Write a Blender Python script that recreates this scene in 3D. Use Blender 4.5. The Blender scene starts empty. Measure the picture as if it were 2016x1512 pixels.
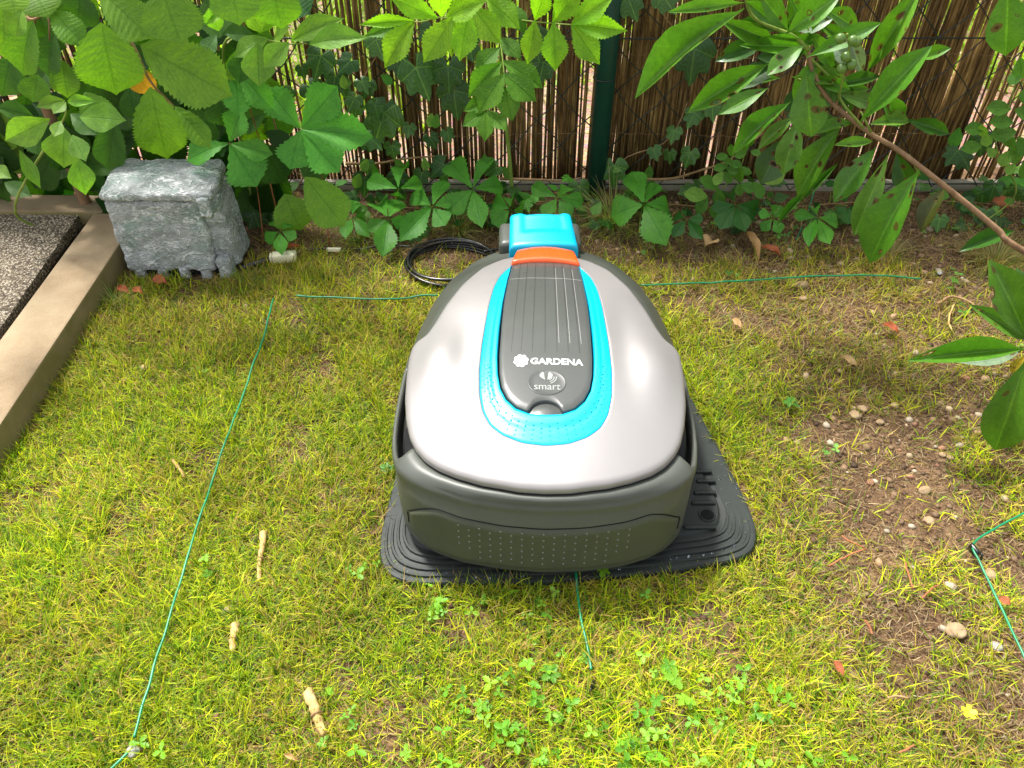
import bpy, bmesh, math, random
import numpy as np
from mathutils import Vector, Matrix, noise, Euler

random.seed(7)
rng = np.random.default_rng(7)
S = bpy.context.scene
COL = S.collection
R = math.radians

# ------------------------------------------------------------------ camera
CH, DEP, FPX = .88, R(42), 1560.
cam = bpy.data.objects.new('camera', bpy.data.cameras.new('camera'))
COL.objects.link(cam)
cam.location = (0, 0, CH)
cam.rotation_euler = (R(90) - DEP, 0, 0)
cam.data.sensor_width = 36
cam.data.lens = FPX / 2016 * 36
cam.data.clip_start = .02
cam.data.clip_end = 300
S.camera = cam

# ------------------------------------------------------------------ light
SUN_EL, SUN_AZ = R(61), R(-38)          # azimuth from +Y towards +X (negative: from the left)
SUN_STRENGTH, SUN_ANGLE, SKY_STRENGTH, EXPOSURE = 3.0, R(8), .15, 1.27
w = bpy.data.worlds.new('World'); S.world = w; w.use_nodes = True
nt = w.node_tree
sky = nt.nodes.new('ShaderNodeTexSky'); sky.sky_type = 'NISHITA'; sky.sun_disc = False
sky.sun_elevation = SUN_EL; sky.sun_rotation = SUN_AZ
sky.air_density = 1.0; sky.dust_density = 3.0; sky.ozone_density = .6
bg = nt.nodes['Background']; bg.inputs[1].default_value = SKY_STRENGTH
hs = nt.nodes.new('ShaderNodeHueSaturation'); hs.inputs['Saturation'].default_value = .25      # thin bright cloud: nearly neutral sky
tint = nt.nodes.new('ShaderNodeMixRGB'); tint.blend_type = 'MULTIPLY'; tint.inputs[0].default_value = 1; tint.inputs[2].default_value = (1.0, .985, .965, 1)
nt.links.new(sky.outputs[0], hs.inputs['Color']); nt.links.new(hs.outputs[0], tint.inputs[1]); nt.links.new(tint.outputs[0], bg.inputs[0])
sl = bpy.data.lights.new('sun', 'SUN'); sl.energy = SUN_STRENGTH; sl.angle = SUN_ANGLE; sl.color = (1, .965, .91)
sun = bpy.data.objects.new('sun', sl); COL.objects.link(sun)
sd = Vector((math.sin(SUN_AZ) * math.cos(SUN_EL), math.cos(SUN_AZ) * math.cos(SUN_EL), math.sin(SUN_EL)))
sun.rotation_euler = sd.to_track_quat('Z', 'Y').to_euler(); sun.location = sd * 20
S.view_settings.view_transform = 'Standard'; S.view_settings.look = 'None'
S.view_settings.exposure = EXPOSURE; S.view_settings.gamma = 1; S.view_settings.use_curve_mapping = False
S.render.engine = 'CYCLES'
S.cycles.max_bounces = 8; S.cycles.transparent_max_bounces = 12; S.cycles.use_denoising = True

# ------------------------------------------------------------------ survey helpers (photo measurements -> metres)
def ray(px, py):
    u = (px - 1008) / FPX; v = (py - 756) / FPX
    return Vector((u, math.cos(DEP) - v * math.sin(DEP), -math.sin(DEP) - v * math.cos(DEP)))
def G(px, py, z=0.):
    r = ray(px, py); t = (z - CH) / r.z
    return Vector((0, 0, CH)) + r * t
def V(px, py, Y):
    r = ray(px, py)
    return Vector((0, 0, CH)) + r * (Y / r.y)
def pxm(p):      # metres per photo pixel at a point
    return (p.y * math.cos(DEP) + (CH - p.z) * math.sin(DEP)) / FPX
CAMP = Vector((0, 0, CH))
def in_view(p, m=.02):   # is a point inside what the photograph shows
    d = p - CAMP; f = d.y * math.cos(DEP) - d.z * math.sin(DEP); u = d.x / f; v = -(d.y * math.sin(DEP) + d.z * math.cos(DEP)) / f
    return f > 0 and abs(u) < 1008 / FPX + m and abs(v) < 756 / FPX + m

# ------------------------------------------------------------------ object helpers
def tag(o, label=None, cat=None, group=None, kind=None):
    if label: o['label'] = label
    if cat: o['category'] = cat
    if group: o['group'] = group
    if kind: o['kind'] = kind
    return o
def empty(name, loc=(0, 0, 0), rz=0, label=None, cat=None, group=None):
    o = bpy.data.objects.new(name, None); COL.objects.link(o)
    o.location = loc; o.rotation_euler = (0, 0, rz); o.empty_display_size = .05
    return tag(o, label, cat, group)
def link(name, me, parent=None, m=None):
    o = bpy.data.objects.new(name, me); COL.objects.link(o)
    if parent is not None: o.parent = parent
    if m is not None: o.matrix_local = m
    return o
def mk(name, vs, fs, mat, parent=None, smooth=True, kind=None):
    me = bpy.data.meshes.new(name)
    me.from_pydata([tuple(v) for v in vs], [], fs)
    if mat: me.materials.append(mat)
    if smooth: me.polygons.foreach_set('use_smooth', [True] * len(me.polygons))
    me.update()
    o = link(name, me, parent)
    if kind: o['kind'] = kind
    return o
def from_bm(name, bm, mat, parent=None, smooth=True):
    me = bpy.data.meshes.new(name); bm.to_mesh(me); bm.free()
    if mat: me.materials.append(mat)
    if smooth: me.polygons.foreach_set('use_smooth', [True] * len(me.polygons))
    return link(name, me, parent)
def catmull(P, n=6):
    P = [Vector(p) for p in P]
    if len(P) < 3: return P
    Q = [P[0] * 2 - P[1]] + P + [P[-1] * 2 - P[-2]]
    out = []
    for i in range(1, len(Q) - 2):
        a, b, c, d = Q[i - 1:i + 3]
        for k in range(n):
            t = k / n
            out.append(.5 * ((2 * b) + (c - a) * t + (2 * a - 5 * b + 4 * c - d) * t * t + (3 * b - a - 3 * c + d) * t ** 3))
    out.append(P[-1])
    return out
def tube_data(P, r, seg=8, off=0):
    vs, fs = [], []
    n = len(P)
    up = Vector((0, 0, 1))
    for i, p in enumerate(P):
        t = (P[min(i + 1, n - 1)] - P[max(i - 1, 0)]).normalized()
        a = t.cross(up)
        if a.length < .1: a = t.cross(Vector((1, 0, 0)))
        a.normalize(); b = a.cross(t)
        rr = r(i / (n - 1)) if callable(r) else r
        for k in range(seg):
            an = 2 * math.pi * k / seg
            vs.append(p + a * math.cos(an) * rr + b * math.sin(an) * rr)
    for i in range(n - 1):
        for k in range(seg):
            k2 = (k + 1) % seg
            fs.append((off + i * seg + k, off + i * seg + k2, off + (i + 1) * seg + k2, off + (i + 1) * seg + k))
    fs.append(tuple(off + k for k in range(seg))[::-1]); fs.append(tuple(off + (n - 1) * seg + k for k in range(seg)))
    return vs, fs
def tube(name, P, r, mat, parent=None, seg=8, smooth_n=6):
    vs, fs = tube_data(catmull(P, smooth_n) if smooth_n else [Vector(p) for p in P], r, seg)
    return mk(name, vs, fs, mat, parent)
def bbox_bm(x0, x1, y0, y1, z0, z1, bev=.0, seg=2):
    bm = bmesh.new()
    v = [bm.verts.new(p) for p in ((x0, y0, z0), (x1, y0, z0), (x1, y1, z0), (x0, y1, z0), (x0, y0, z1), (x1, y0, z1), (x1, y1, z1), (x0, y1, z1))]
    for f in ((3, 2, 1, 0), (4, 5, 6, 7), (0, 1, 5, 4), (1, 2, 6, 5), (2, 3, 7, 6), (3, 0, 4, 7)): bm.faces.new([v[i] for i in f])
    if bev: bmesh.ops.bevel(bm, geom=bm.edges[:], offset=bev, segments=seg, affect='EDGES', profile=.6)
    return bm
def prism_bm(pts, z0, z1, bev=0, seg=2):
    bm = bmesh.new()
    a = [bm.verts.new((p[0], p[1], z0)) for p in pts]; b = [bm.verts.new((p[0], p[1], z1)) for p in pts]
    bm.faces.new(a[::-1]); bm.faces.new(b)
    n = len(pts)
    for i in range(n): bm.faces.new((a[i], a[(i + 1) % n], b[(i + 1) % n], b[i]))
    bmesh.ops.recalc_face_normals(bm, faces=bm.faces[:])
    if bev: bmesh.ops.bevel(bm, geom=bm.edges[:], offset=bev, segments=seg, affect='EDGES', profile=.6)
    return bm
def rock_bm(r, sub=2, amp=.18, seed=0, flat=.6):
    bm = bmesh.new(); bmesh.ops.create_icosphere(bm, subdivisions=sub, radius=1)
    sv = Vector((seed * 3.1, seed * 1.7, seed))
    for v in bm.verts:
        k = 1 + amp * noise.noise(v.co * 1.3 + sv) * 1.6 + amp * .4 * noise.noise(v.co * 3.5 + sv)
        v.co = Vector((v.co.x * k * r[0], v.co.y * k * r[1], v.co.z * k * r[2]))
    return bm

# ------------------------------------------------------------------ materials
class NT:
    def __init__(s, name):
        s.m = bpy.data.materials.new(name); s.m.use_nodes = True; s.t = s.m.node_tree
        s.b = s.t.nodes['Principled BSDF']; s.o = s.t.nodes['Material Output']
    def n(s, ty, **kw):
        nd = s.t.nodes.new('ShaderNode' + ty)
        for k, v in kw.items():
            if k in nd.bl_rna.properties: setattr(nd, k, v)
            else: nd.inputs[k].default_value = v
        return nd
    def l(s, a, b): s.t.links.new(a, b)
    def ramp(s, fac, stops, interp='LINEAR'):
        r = s.n('ValToRGB'); r.color_ramp.interpolation = interp
        e = r.color_ramp.elements
        while len(e) < len(stops): e.new(.5)
        for x, (p, c) in zip(e, stops):
            x.position = p; x.color = (*c, 1) if not isinstance(c, (int, float)) else (c, c, c, 1)
        s.l(fac, r.inputs[0]); return r.outputs[0]
    def mix(s, f, a, b, mode='MIX'):
        x = s.n('MixRGB', blend_type=mode)
        for i, v in enumerate((f, a, b)):
            if hasattr(v, 'links'): s.l(v, x.inputs[i])
            elif isinstance(v, (int, float)): x.inputs[i].default_value = v if i == 0 else (v, v, v, 1)
            else: x.inputs[i].default_value = (*v, 1)
        return x.outputs[0]
    def math(s, op, a, b=0., c=None):
        x = s.n('Math', operation=op)
        for i, v in enumerate((a, b) if c is None else (a, b, c)):
            if hasattr(v, 'links'): s.l(v, x.inputs[i])
            else: x.inputs[i].default_value = v
        return x.outputs[0]
    def noise(s, scale, detail=4, rough=.6, coord=None, dist=0):
        x = s.n('TexNoise'); x.inputs['Scale'].default_value = scale; x.inputs['Detail'].default_value = detail
        x.inputs['Roughness'].default_value = rough; x.inputs['Distortion'].default_value = dist
        if coord is None:
            coord = s.obj()
        s.l(coord, x.inputs['Vector']); return x.outputs[0]
    def obj(s):
        if not hasattr(s, '_tc'): s._tc = s.n('TexCoord')
        return s._tc.outputs['Object']
    def bump(s, h, strength=.3, dist=.001):
        x = s.n('Bump'); x.inputs['Strength'].default_value = strength; x.inputs['Distance'].default_value = dist
        s.l(h, x.inputs['Height']); s.l(x.outputs[0], s.b.inputs['Normal']); return x.outputs[0]
    def base(s, c):
        if hasattr(c, 'links'): s.l(c, s.b.inputs['Base Color'])
        else: s.b.inputs['Base Color'].default_value = (*c, 1)
    def set(s, rough=None, spec=None, metal=None, coat=None, coatr=None):
        for k, v in (('Roughness', rough), ('Specular IOR Level', spec), ('Metallic', metal), ('Coat Weight', coat), ('Coat Roughness', coatr)):
            if v is not None: s.b.inputs[k].default_value = v

def plastic(name, c, rough=.4, spec=.5, var=.06, grain=0, metal=0, coat=0):
    k = NT(name)
    n = k.noise(35, 5)
    d = k.ramp(n, [(.3, tuple(x * (1 - var) for x in c)), (.7, tuple(min(1, x * (1 + var)) for x in c))])
    k.base(d); k.set(rough, spec, metal, coat, .2)
    rr = k.math('MULTIPLY_ADD', k.noise(12, 6), .16, rough - .08); k.l(rr, k.b.inputs['Roughness'])
    if grain: k.bump(k.noise(1400, 2), grain, .0002)
    return k.m
M = {}
M['silver'] = plastic('silver_plastic', (.30, .285, .28), .38, .5, .015, .05, .3, .1)
M['shell'] = plastic('dark_grey_plastic', (.072, .078, .066), .42, .45, .05, .25)
M['pad'] = plastic('bumper_rubber', (.058, .064, .046), .5, .4, .05, .3)
M['blue'] = plastic('turquoise_plastic', (.0, .47, .74), .30, .5, .02, .03, 0, .2)
M['knob_lit'] = plastic('lit_knob_rubber', (.13, .14, .12), .4, .5)  # paler than the pad: the light the knobs catch is in the colour
M['black'] = plastic('black_plastic', (.008, .009, .009), .8, .15)
M['hatch'] = plastic('smoked_hatch_plastic', (.070, .074, .069), .30, .4, .04, .0, 0, .1)
M['badge'] = plastic('badge_plastic', (.065, .07, .065), .3)
M['badgetext'] = plastic('badge_relief', (.30, .31, .29), .35)
M['line'] = plastic('panel_line', (.035, .036, .033), .4)
M['line2'] = plastic('pale_panel_line', (.30, .30, .28), .4)
M['orange'] = plastic('orange_plastic', (.85, .10, .015), .28, .5, .03, 0, 0, .3)
M['white'] = plastic('white_print', (.85, .85, .84), .4)
M['plate'] = plastic('charcoal_base_plastic', (.026, .031, .028), .55, .25, .12, .3)
M['cable'] = plastic('black_cable_rubber', (.010, .010, .011), .25, .6)
M['wire'] = plastic('green_wire_coating', (.005, .21, .085), .35, .5, .2)
M['post'] = plastic('green_post_coating', (.006, .055, .038), .35, .5, .15, .2)
M['mesh'] = plastic('dark_mesh_wire', (.012, .02, .016), .4, .5, .2)
M['cream'] = plastic('cream_plastic', (.86, .80, .60), .45, .4, .05)
M['rubber'] = plastic('wheel_rubber', (.018, .018, .018), .6, .3)

def mk_water():
    k = NT('water_drop'); k.base((.9, .95, 1)); k.set(.03, .5); k.b.inputs['Transmission Weight'].default_value = 1; k.b.inputs['IOR'].default_value = 1.33
    return k.m
M['water'] = mk_water()

def mk_soil():
    k = NT('soil')
    n1 = k.noise(9, 8, .7); n2 = k.noise(160, 4, .7)
    a = k.ramp(n1, [(.3, (.06, .034, .018)), (.5, (.15, .088, .046)), (.72, (.27, .17, .095))])
    b = k.ramp(n2, [(.35, .35), (.6, 1.3)])
    k.base(k.mix(1, a, b, 'MULTIPLY')); k.set(.9, .2)
    h = k.math('ADD', k.noise(240, 4), k.math('MULTIPLY', k.noise(60, 3), 1.5)); k.bump(h, .9, .006)
    return k.m
M['soil'] = mk_soil()
def mk_beyond():
    k = NT('pink_gravel')
    v = k.n('TexVoronoi', Scale=130.); k.l(k.obj(), v.inputs['Vector'])
    a = k.ramp(k.noise(3, 5), [(.35, (.22, .135, .085)), (.65, (.40, .27, .18))])
    b = k.mix(.45, a, v.outputs['Color'], 'SOFT_LIGHT')
    k.base(b); k.set(.9); k.bump(v.outputs['Distance'], .8, .004)
    return k.m
M['beyond'] = mk_beyond()

def mk_leaf(name, kv, nveins, vein=(1.35, 1.3, 1.2), trans=.4, rough=.45, coat=0, holes=0, midw=.02, sidew=.16, bump=.5, veinamt=.5, spotcol=(.10, .045, .015)):
    k = NT(name)
    oi = k.n('ObjectInfo'); uv = k.n('UVMap'); sp = k.n('SeparateXYZ'); k.l(uv.outputs[0], sp.inputs[0])
    au = k.math('ABSOLUTE', k.math('MULTIPLY_ADD', sp.outputs[0], 2., -1.))
    vv = sp.outputs[1]
    mid = k.ramp(au, [(0, 1.), (midw, .9), (midw * 3.5, 0.)])
    ph = k.math('FRACT', k.math('MULTIPLY', k.math('SUBTRACT', vv, k.math('MULTIPLY', k.math('POWER', au, .8), kv)), nveins))
    side = k.ramp(k.math('ABSOLUTE', k.math('SUBTRACT', ph, .5)), [(0, 1.), (sidew * .4, .7), (sidew, 0.)])
    veins = k.math('MAXIMUM', mid, k.math('MULTIPLY', side, veinamt))
    cr = k.n('CombineXYZ'); k.l(oi.outputs['Random'], cr.inputs[0]); k.l(oi.outputs['Random'], cr.inputs[2])
    sh = k.n('VectorMath', operation='MULTIPLY_ADD'); k.l(cr.outputs[0], sh.inputs[0]); sh.inputs[1].default_value = (37, 11, 23)
    sq = k.n('VectorMath', operation='MULTIPLY'); k.l(uv.outputs[0], sq.inputs[0]); sq.inputs[1].default_value = (.42 if holes else .8, 1, 1); k.l(sq.outputs[0], sh.inputs[2])
    n1 = k.noise(3.5, 6, .65, sh.outputs[0]); n2 = k.noise(28, 3, .6, sh.outputs[0])
    c = k.mix(1, oi.outputs['Color'], k.ramp(n1, [(.25, (.70, .74, .7)), (.5, (1, 1, 1)), (.78, (1.35, 1.22, 1.0))]), 'MULTIPLY')
    c = k.mix(1, c, k.ramp(n2, [(.3, .86), (.7, 1.12)]), 'MULTIPLY')
    c = k.mix(veins, c, k.mix(1, c, vein, 'MULTIPLY'))
    # brown blemishes
    vo = k.n('TexVoronoi', Scale=5.5); k.l(sh.outputs[0], vo.inputs['Vector'])
    vo.inputs['Randomness'].default_value = 1
    sc = k.n('SeparateColor'); k.l(vo.outputs['Color'], sc.inputs[0])
    sel = k.math('GREATER_THAN', sc.outputs[0], .86 if not holes else .35)
    rad = k.math('MULTIPLY', sc.outputs[1], .11 if not holes else .40)
    dd = k.math('ADD', vo.outputs['Distance'], k.math('MULTIPLY_ADD', n2, .12, -.06))
    spot = k.math('MULTIPLY', sel, k.math('LESS_THAN', dd, rad))
    c = k.mix(k.math('MULTIPLY', spot, .8), c, spotcol)
    k.base(c); k.set(rough, .38, 0, coat, .18)
    h = k.math('ADD', k.math('MULTIPLY', veins, -.8), k.math('MULTIPLY', n2, .5)); nb = k.bump(h, bump, .0012)
    tr = k.n('BsdfTranslucent'); k.l(k.mix(1, c, (1.55, 1.75, .55), 'MULTIPLY'), tr.inputs[0]); k.l(nb, tr.inputs['Normal'])
    mx = k.n('MixShader'); mx.inputs[0].default_value = trans
    k.l(k.b.outputs[0], mx.inputs[1]); k.l(tr.outputs[0], mx.inputs[2]); out = mx.outputs[0]
    if holes:
        hole = k.math('MULTIPLY', sel, k.math('LESS_THAN', dd, k.math('MULTIPLY', rad, .62)))
        tp = k.n('BsdfTransparent'); m2 = k.n('MixShader'); k.l(hole, m2.inputs[0]); k.l(out, m2.inputs[1]); k.l(tp.outputs[0], m2.inputs[2]); out = m2.outputs[0]
    k.l(out, k.o.inputs[0])
    return k.m
M['hazel'] = mk_leaf('hazel_leaf', .34, 11, (.72, .80, .62), .33, .5, veinamt=.55, sidew=.12, bump=.4)
M['dogwood'] = mk_leaf('dogwood_leaf', .42, 6, (.62, .72, .55), .40, .42, veinamt=.6, sidew=.07, midw=.015)
M['creeper'] = mk_leaf('creeper_leaf', .30, 8, (.68, .8, .7), .34, .48, veinamt=.35, sidew=.1)
M['elder'] = mk_leaf('elder_leaf', .30, 9, (.72, .82, .6), .45, .5, veinamt=.45, sidew=.1, bump=.7)
M['laurel'] = mk_leaf('laurel_leaf', .25, 8, (1.7, 1.6, 1.5), .22, .42, .12, 1, .025, .1, .35, .16)
M['ivy'] = mk_leaf('ivy_leaf', -.25, 4, (2.8, 2.2, 2.2), .32, .35, .2, 0, .03, .1, .5, .6)
M['rose'] = mk_leaf('rose_leaf', .30, 7, (.8, .85, .7), .42, .5, veinamt=.4)
M['dead'] = mk_leaf('dead_leaf', .30, 7, (.8, .8, .8), .15, .7)

def mk_bark(name, a, b, sc=60):
    k = NT(name)
    mp = k.n('Mapping'); mp.inputs['Scale'].default_value = (1, 1, .25); k.l(k.obj(), mp.inputs[0])
    n = k.noise(sc, 5, .7, mp.outputs[0]); k.base(k.ramp(n, [(.3, a), (.7, b)])); k.set(.75, .3); k.bump(n, .6, .001)
    return k.m
M['bark'] = mk_bark('brown_bark', (.17, .095, .05), (.36, .22, .12))
M['twig'] = mk_bark('green_twig', (.14, .22, .03), (.28, .36, .07))
M['drytwig'] = mk_bark('dry_twig', (.20, .11, .05), (.42, .27, .13))
M['redtwig'] = mk_bark('rust_red_twig', (.22, .07, .03), (.42, .16, .07))
M['bamboo'] = mk_bark('split_bamboo', (.38, .22, .07), (.66, .46, .19), 60)

def mk_reed():
    k = NT('reed_cane'); oi = k.n('ObjectInfo')
    mp = k.n('Mapping'); mp.inputs['Scale'].default_value = (1, 1, .06)
    cr = k.n('CombineXYZ'); k.l(oi.outputs['Random'], cr.inputs[0]); k.l(oi.outputs['Random'], cr.inputs[2])
    sh = k.n('VectorMath', operation='MULTIPLY_ADD'); k.l(cr.outputs[0], sh.inputs[0]); sh.inputs[1].default_value = (5, 3, 7); k.l(k.obj(), sh.inputs[2])
    k.l(sh.outputs[0], mp.inputs[0])
    n = k.noise(170, 5, .7, mp.outputs[0]); n2 = k.noise(9, 4, .7, sh.outputs[0])
    c = k.ramp(n, [(.3, (.06, .040, .020)), (.5, (.19, .130, .062)), (.7, (.40, .30, .16))])
    c = k.mix(1, c, k.ramp(oi.outputs['Random'], [(0, (.55, .5, .45)), (.35, (1, .85, .7)), (.7, (1.2, 1.1, .8)), (1, (1.8, 1.6, 1.2))]), 'MULTIPLY')
    c = k.mix(1, c, k.ramp(n2, [(.35, .45), (.65, 1.3)]), 'MULTIPLY')
    k.base(c); k.set(.85, .15); k.bump(n, .6, .0008); return k.m
M['reed'] = mk_reed()

def mk_stone(name, c1, c2, c3, sc=30):
    k = NT(name); oi = k.n('ObjectInfo')
    n = k.noise(sc, 7, .7); c = k.ramp(n, [(.3, c1), (.5, c2), (.72, c3)])
    k.base(c); k.set(.75, .3); k.bump(k.noise(sc * 5, 4), .4, .001); return k.m
M['cobble'] = mk_stone('tan_cobble', (.22, .14, .075), (.36, .25, .14), (.48, .37, .24))
M['greystone'] = mk_stone('grey_cobble', (.24, .235, .22), (.38, .37, .35), (.55, .54, .52))
def mk_attr(name, trans=.25, rough=.55):
    k = NT(name); a = k.n('Attribute', attribute_name='col'); k.base(a.outputs['Color']); k.set(rough, .35)
    tr = k.n('BsdfTranslucent'); k.l(k.mix(1, a.outputs['Color'], (1.4, 1.5, .7), 'MULTIPLY'), tr.inputs[0])
    mx = k.n('MixShader'); mx.inputs[0].default_value = trans; k.l(k.b.outputs[0], mx.inputs[1]); k.l(tr.outputs[0], mx.inputs[2]); k.l(mx.outputs[0], k.o.inputs[0])
    return k.m
M['grass'] = mk_attr('grass_blade', .42, .55)
M['weed'] = mk_attr('weed_leaf', .35, .5)
M['grit'] = mk_attr('pebble_mix', 0., .7)

def mk_fauxrock():
    k = NT('painted_faux_rock')
    mp = k.n('Mapping'); mp.inputs['Scale'].default_value = (.75, 1, 1.25); k.l(k.obj(), mp.inputs[0]); co = mp.outputs[0]
    def ridged(scale, width, dist):
        x = k.noise(scale, 2, .5, co, dist); return k.ramp(k.math('ABSOLUTE', k.math('SUBTRACT', x, .5)), [(0, 1.), (width * .4, .5), (width, 0.)])
    r1 = ridged(30, .045, 1.2); r2 = ridged(62, .05, 1.0); nf = k.noise(210, 5, .75, co); n = k.noise(22, 6, .65, co)
    c = k.ramp(n, [(.3, (.17, .19, .185)), (.5, (.33, .35, .35)), (.7, (.50, .51, .54))])
    c = k.mix(1, c, k.ramp(k.noise(14, 5, .7, co), [(.5, (1, 1, 1)), (.68, (.60, .88, .72))]), 'MULTIPLY')
    c = k.mix(1, c, k.ramp(nf, [(.3, .65), (.65, 1.25)]), 'MULTIPLY')
    ridge = k.math('MAXIMUM', k.math('MULTIPLY', r1, .95), k.math('MULTIPLY', r2, .6))
    paint = k.math('MULTIPLY', ridge, k.ramp(nf, [(.36, .1), (.58, 1.)]))
    c = k.mix(paint, c, (.88, .89, .90)); k.base(c); k.set(.62, .35)
    k.bump(k.math('ADD', ridge, k.math('MULTIPLY', nf, .8)), .75, .0035); return k.m
M['faux'] = mk_fauxrock()
def mk_concrete():
    k = NT('edging_concrete'); n = k.noise(6, 7, .7); f = k.noise(420, 3, .7)
    c = k.ramp(n, [(.28, (.22, .145, .08)), (.5, (.33, .245, .15)), (.7, (.42, .33, .21))])
    c = k.mix(1, c, k.ramp(f, [(.3, .82), (.7, 1.1)]), 'MULTIPLY')
    # moss on the upright face
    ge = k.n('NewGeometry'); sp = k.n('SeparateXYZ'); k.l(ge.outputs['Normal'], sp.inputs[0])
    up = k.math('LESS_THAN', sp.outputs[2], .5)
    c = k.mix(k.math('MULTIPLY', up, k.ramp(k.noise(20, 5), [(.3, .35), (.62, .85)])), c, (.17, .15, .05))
    k.base(c); k.set(.85, .25); k.bump(f, .4, .0015); return k.m
M['concrete'] = mk_concrete()
def mk_pebbledash():
    k = NT('exposed_aggregate')
    v = k.n('TexVoronoi', Scale=260.); k.l(k.obj(), v.inputs['Vector'])
    sc = k.n('SeparateColor'); k.l(v.outputs['Color'], sc.inputs[0])
    c = k.ramp(sc.outputs[0], [(.0, (.08, .06, .04)), (.35, (.22, .175, .12)), (.6, (.38, .31, .22)), (.85, (.55, .47, .35)), (1, (.62, .55, .43))], 'LINEAR')
    c = k.mix(k.ramp(v.outputs['Distance'], [(.3, 0.), (.7, .85)]), c, (.07, .055, .04))
    k.base(c); k.set(.8, .3); k.bump(k.ramp(v.outputs['Distance'], [(0, 1.), (.8, 0.)]), 1., .003); return k.m
M['aggregate'] = mk_pebbledash()

# ------------------------------------------------------------------ ground
def gh(x, y):
    return .006 * noise.noise(Vector((x * 3, y * 3, 0))) + .003 * noise.noise(Vector((x * 11, y * 11, 4)))
def ground_sheet():
    xs = np.concatenate([[-40, -15, -6, -3], np.linspace(-1.7, 1.9, 150), [3, 6, 15, 40]])
    ys = np.concatenate([[-20, -6, -2, -.5], np.linspace(.1, 1.75, 90)])
    vs = [(x, y, gh(x, y) if abs(x) < 2 and 0 < y < 1.8 else 0) for y in ys for x in xs]
    n = len(xs); fs = [(j * n + i, j * n + i + 1, (j + 1) * n + i + 1, (j + 1) * n + i) for j in range(len(ys) - 1) for i in range(n - 1)]
    return mk('ground', vs, fs, M['soil'], kind='structure')
ground_sheet()
mk('gravel_path', [(-40, 1.75, 0), (40, 1.75, 0), (40, 60, 0), (-40, 60, 0)], [(0, 1, 2, 3)], M['beyond'], kind='structure')

# occupied footprints where no grass grows
SLABTOP = .045; KZ = .052
KL0, KL1 = G(184, 420, KZ), G(0, 669, KZ)          # inner edge of the side edging stone
KR0, KR1 = G(236, 478, KZ), G(0, 836, KZ)          # outer edge
kd = ((KR1 - KR0).normalized() + (KL1 - KL0).normalized()).normalized()
PLATE = [(-.128, .582), (.05, .586), (.20, .602), (.285, .616), (.322, .632), (.334, .668), (.330, .72), (.312, .82), (.285, .95), (.23, 1.12), (.17, 1.25),
         (.13, 1.30), (-.02, 1.30), (-.05, 1.25), (-.09, 1.10), (-.14, .92), (-.168, .78), (-.178, .66), (-.175, .62), (-.16, .594)]
def inpoly(P, x, y):
    c = np.zeros(x.shape, bool); n = len(P)
    for i in range(n):
        x0, y0 = P[i]; x1, y1 = P[(i + 1) % n]
        if y0 == y1: continue
        t = ((y0 > y) != (y1 > y)) & (x < (x1 - x0) * (y - y0) / (y1 - y0) + x0)
        c ^= t
    return c
def vnoise(x, y, sc, seed=0):
    r = np.random.default_rng(seed); g = r.random((256, 256))
    X = x * sc + 100; Y = y * sc + 100; xi = np.floor(X).astype(int); yi = np.floor(Y).astype(int)
    fx = X - xi; fy = Y - yi; fx = fx * fx * (3 - 2 * fx); fy = fy * fy * (3 - 2 * fy)
    g0 = g[xi % 256, yi % 256]; g1 = g[(xi + 1) % 256, yi % 256]; g2 = g[xi % 256, (yi + 1) % 256]; g3 = g[(xi + 1) % 256, (yi + 1) % 256]
    return (g0 * (1 - fx) + g1 * fx) * (1 - fy) + (g2 * (1 - fx) + g3 * fx) * fy
def sstep(a, b, x):
    t = np.clip((x - a) / (b - a), 0, 1); return t * t * (3 - 2 * t)
ko = KR0 - kd * .05
nrm = Vector((-kd.y, kd.x, 0)); nrm = nrm if nrm.x < 0 else -nrm   # towards the slab
def right_of_kerb(x, y): # positive in the lawn
    return -((x - KR0.x) * nrm.x + (y - KR0.y) * nrm.y)
def lawn_density(x, y):
    m = .62 * vnoise(x, y, 7, 1) + .38 * vnoise(x, y, 19, 2)
    d = np.ones_like(x)
    # right-hand side is thin and stony
    d *= 1 - .40 * sstep(.22, .42, x) * (y > .5) - .38 * sstep(.30, .52, x + .2 * (y - .9)) * sstep(.50, .80, y + .35 * x) * sstep(.25, .45, m)
    # worn foreground right
    d *= 1 - .86 * sstep(.30, .50, x + .10 * (m - .5)) * sstep(.25, .42, m) * (y < .9) * sstep(.36, .50, y + .3 * (x - .3))
    # strip by the fence
    d *= 1 - .93 * sstep(1.26, 1.40, y + .10 * (m - .5))
    d *= 1 - .6 * sstep(1.05, 1.28, y) * sstep(.38, .55, m)
    # small bare spots everywhere
    d *= 1 - .70 * sstep(.74, .84, vnoise(x, y, 15, 3))
    d *= .75 + .4 * m
    return np.clip(d, .02, 1)
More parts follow.
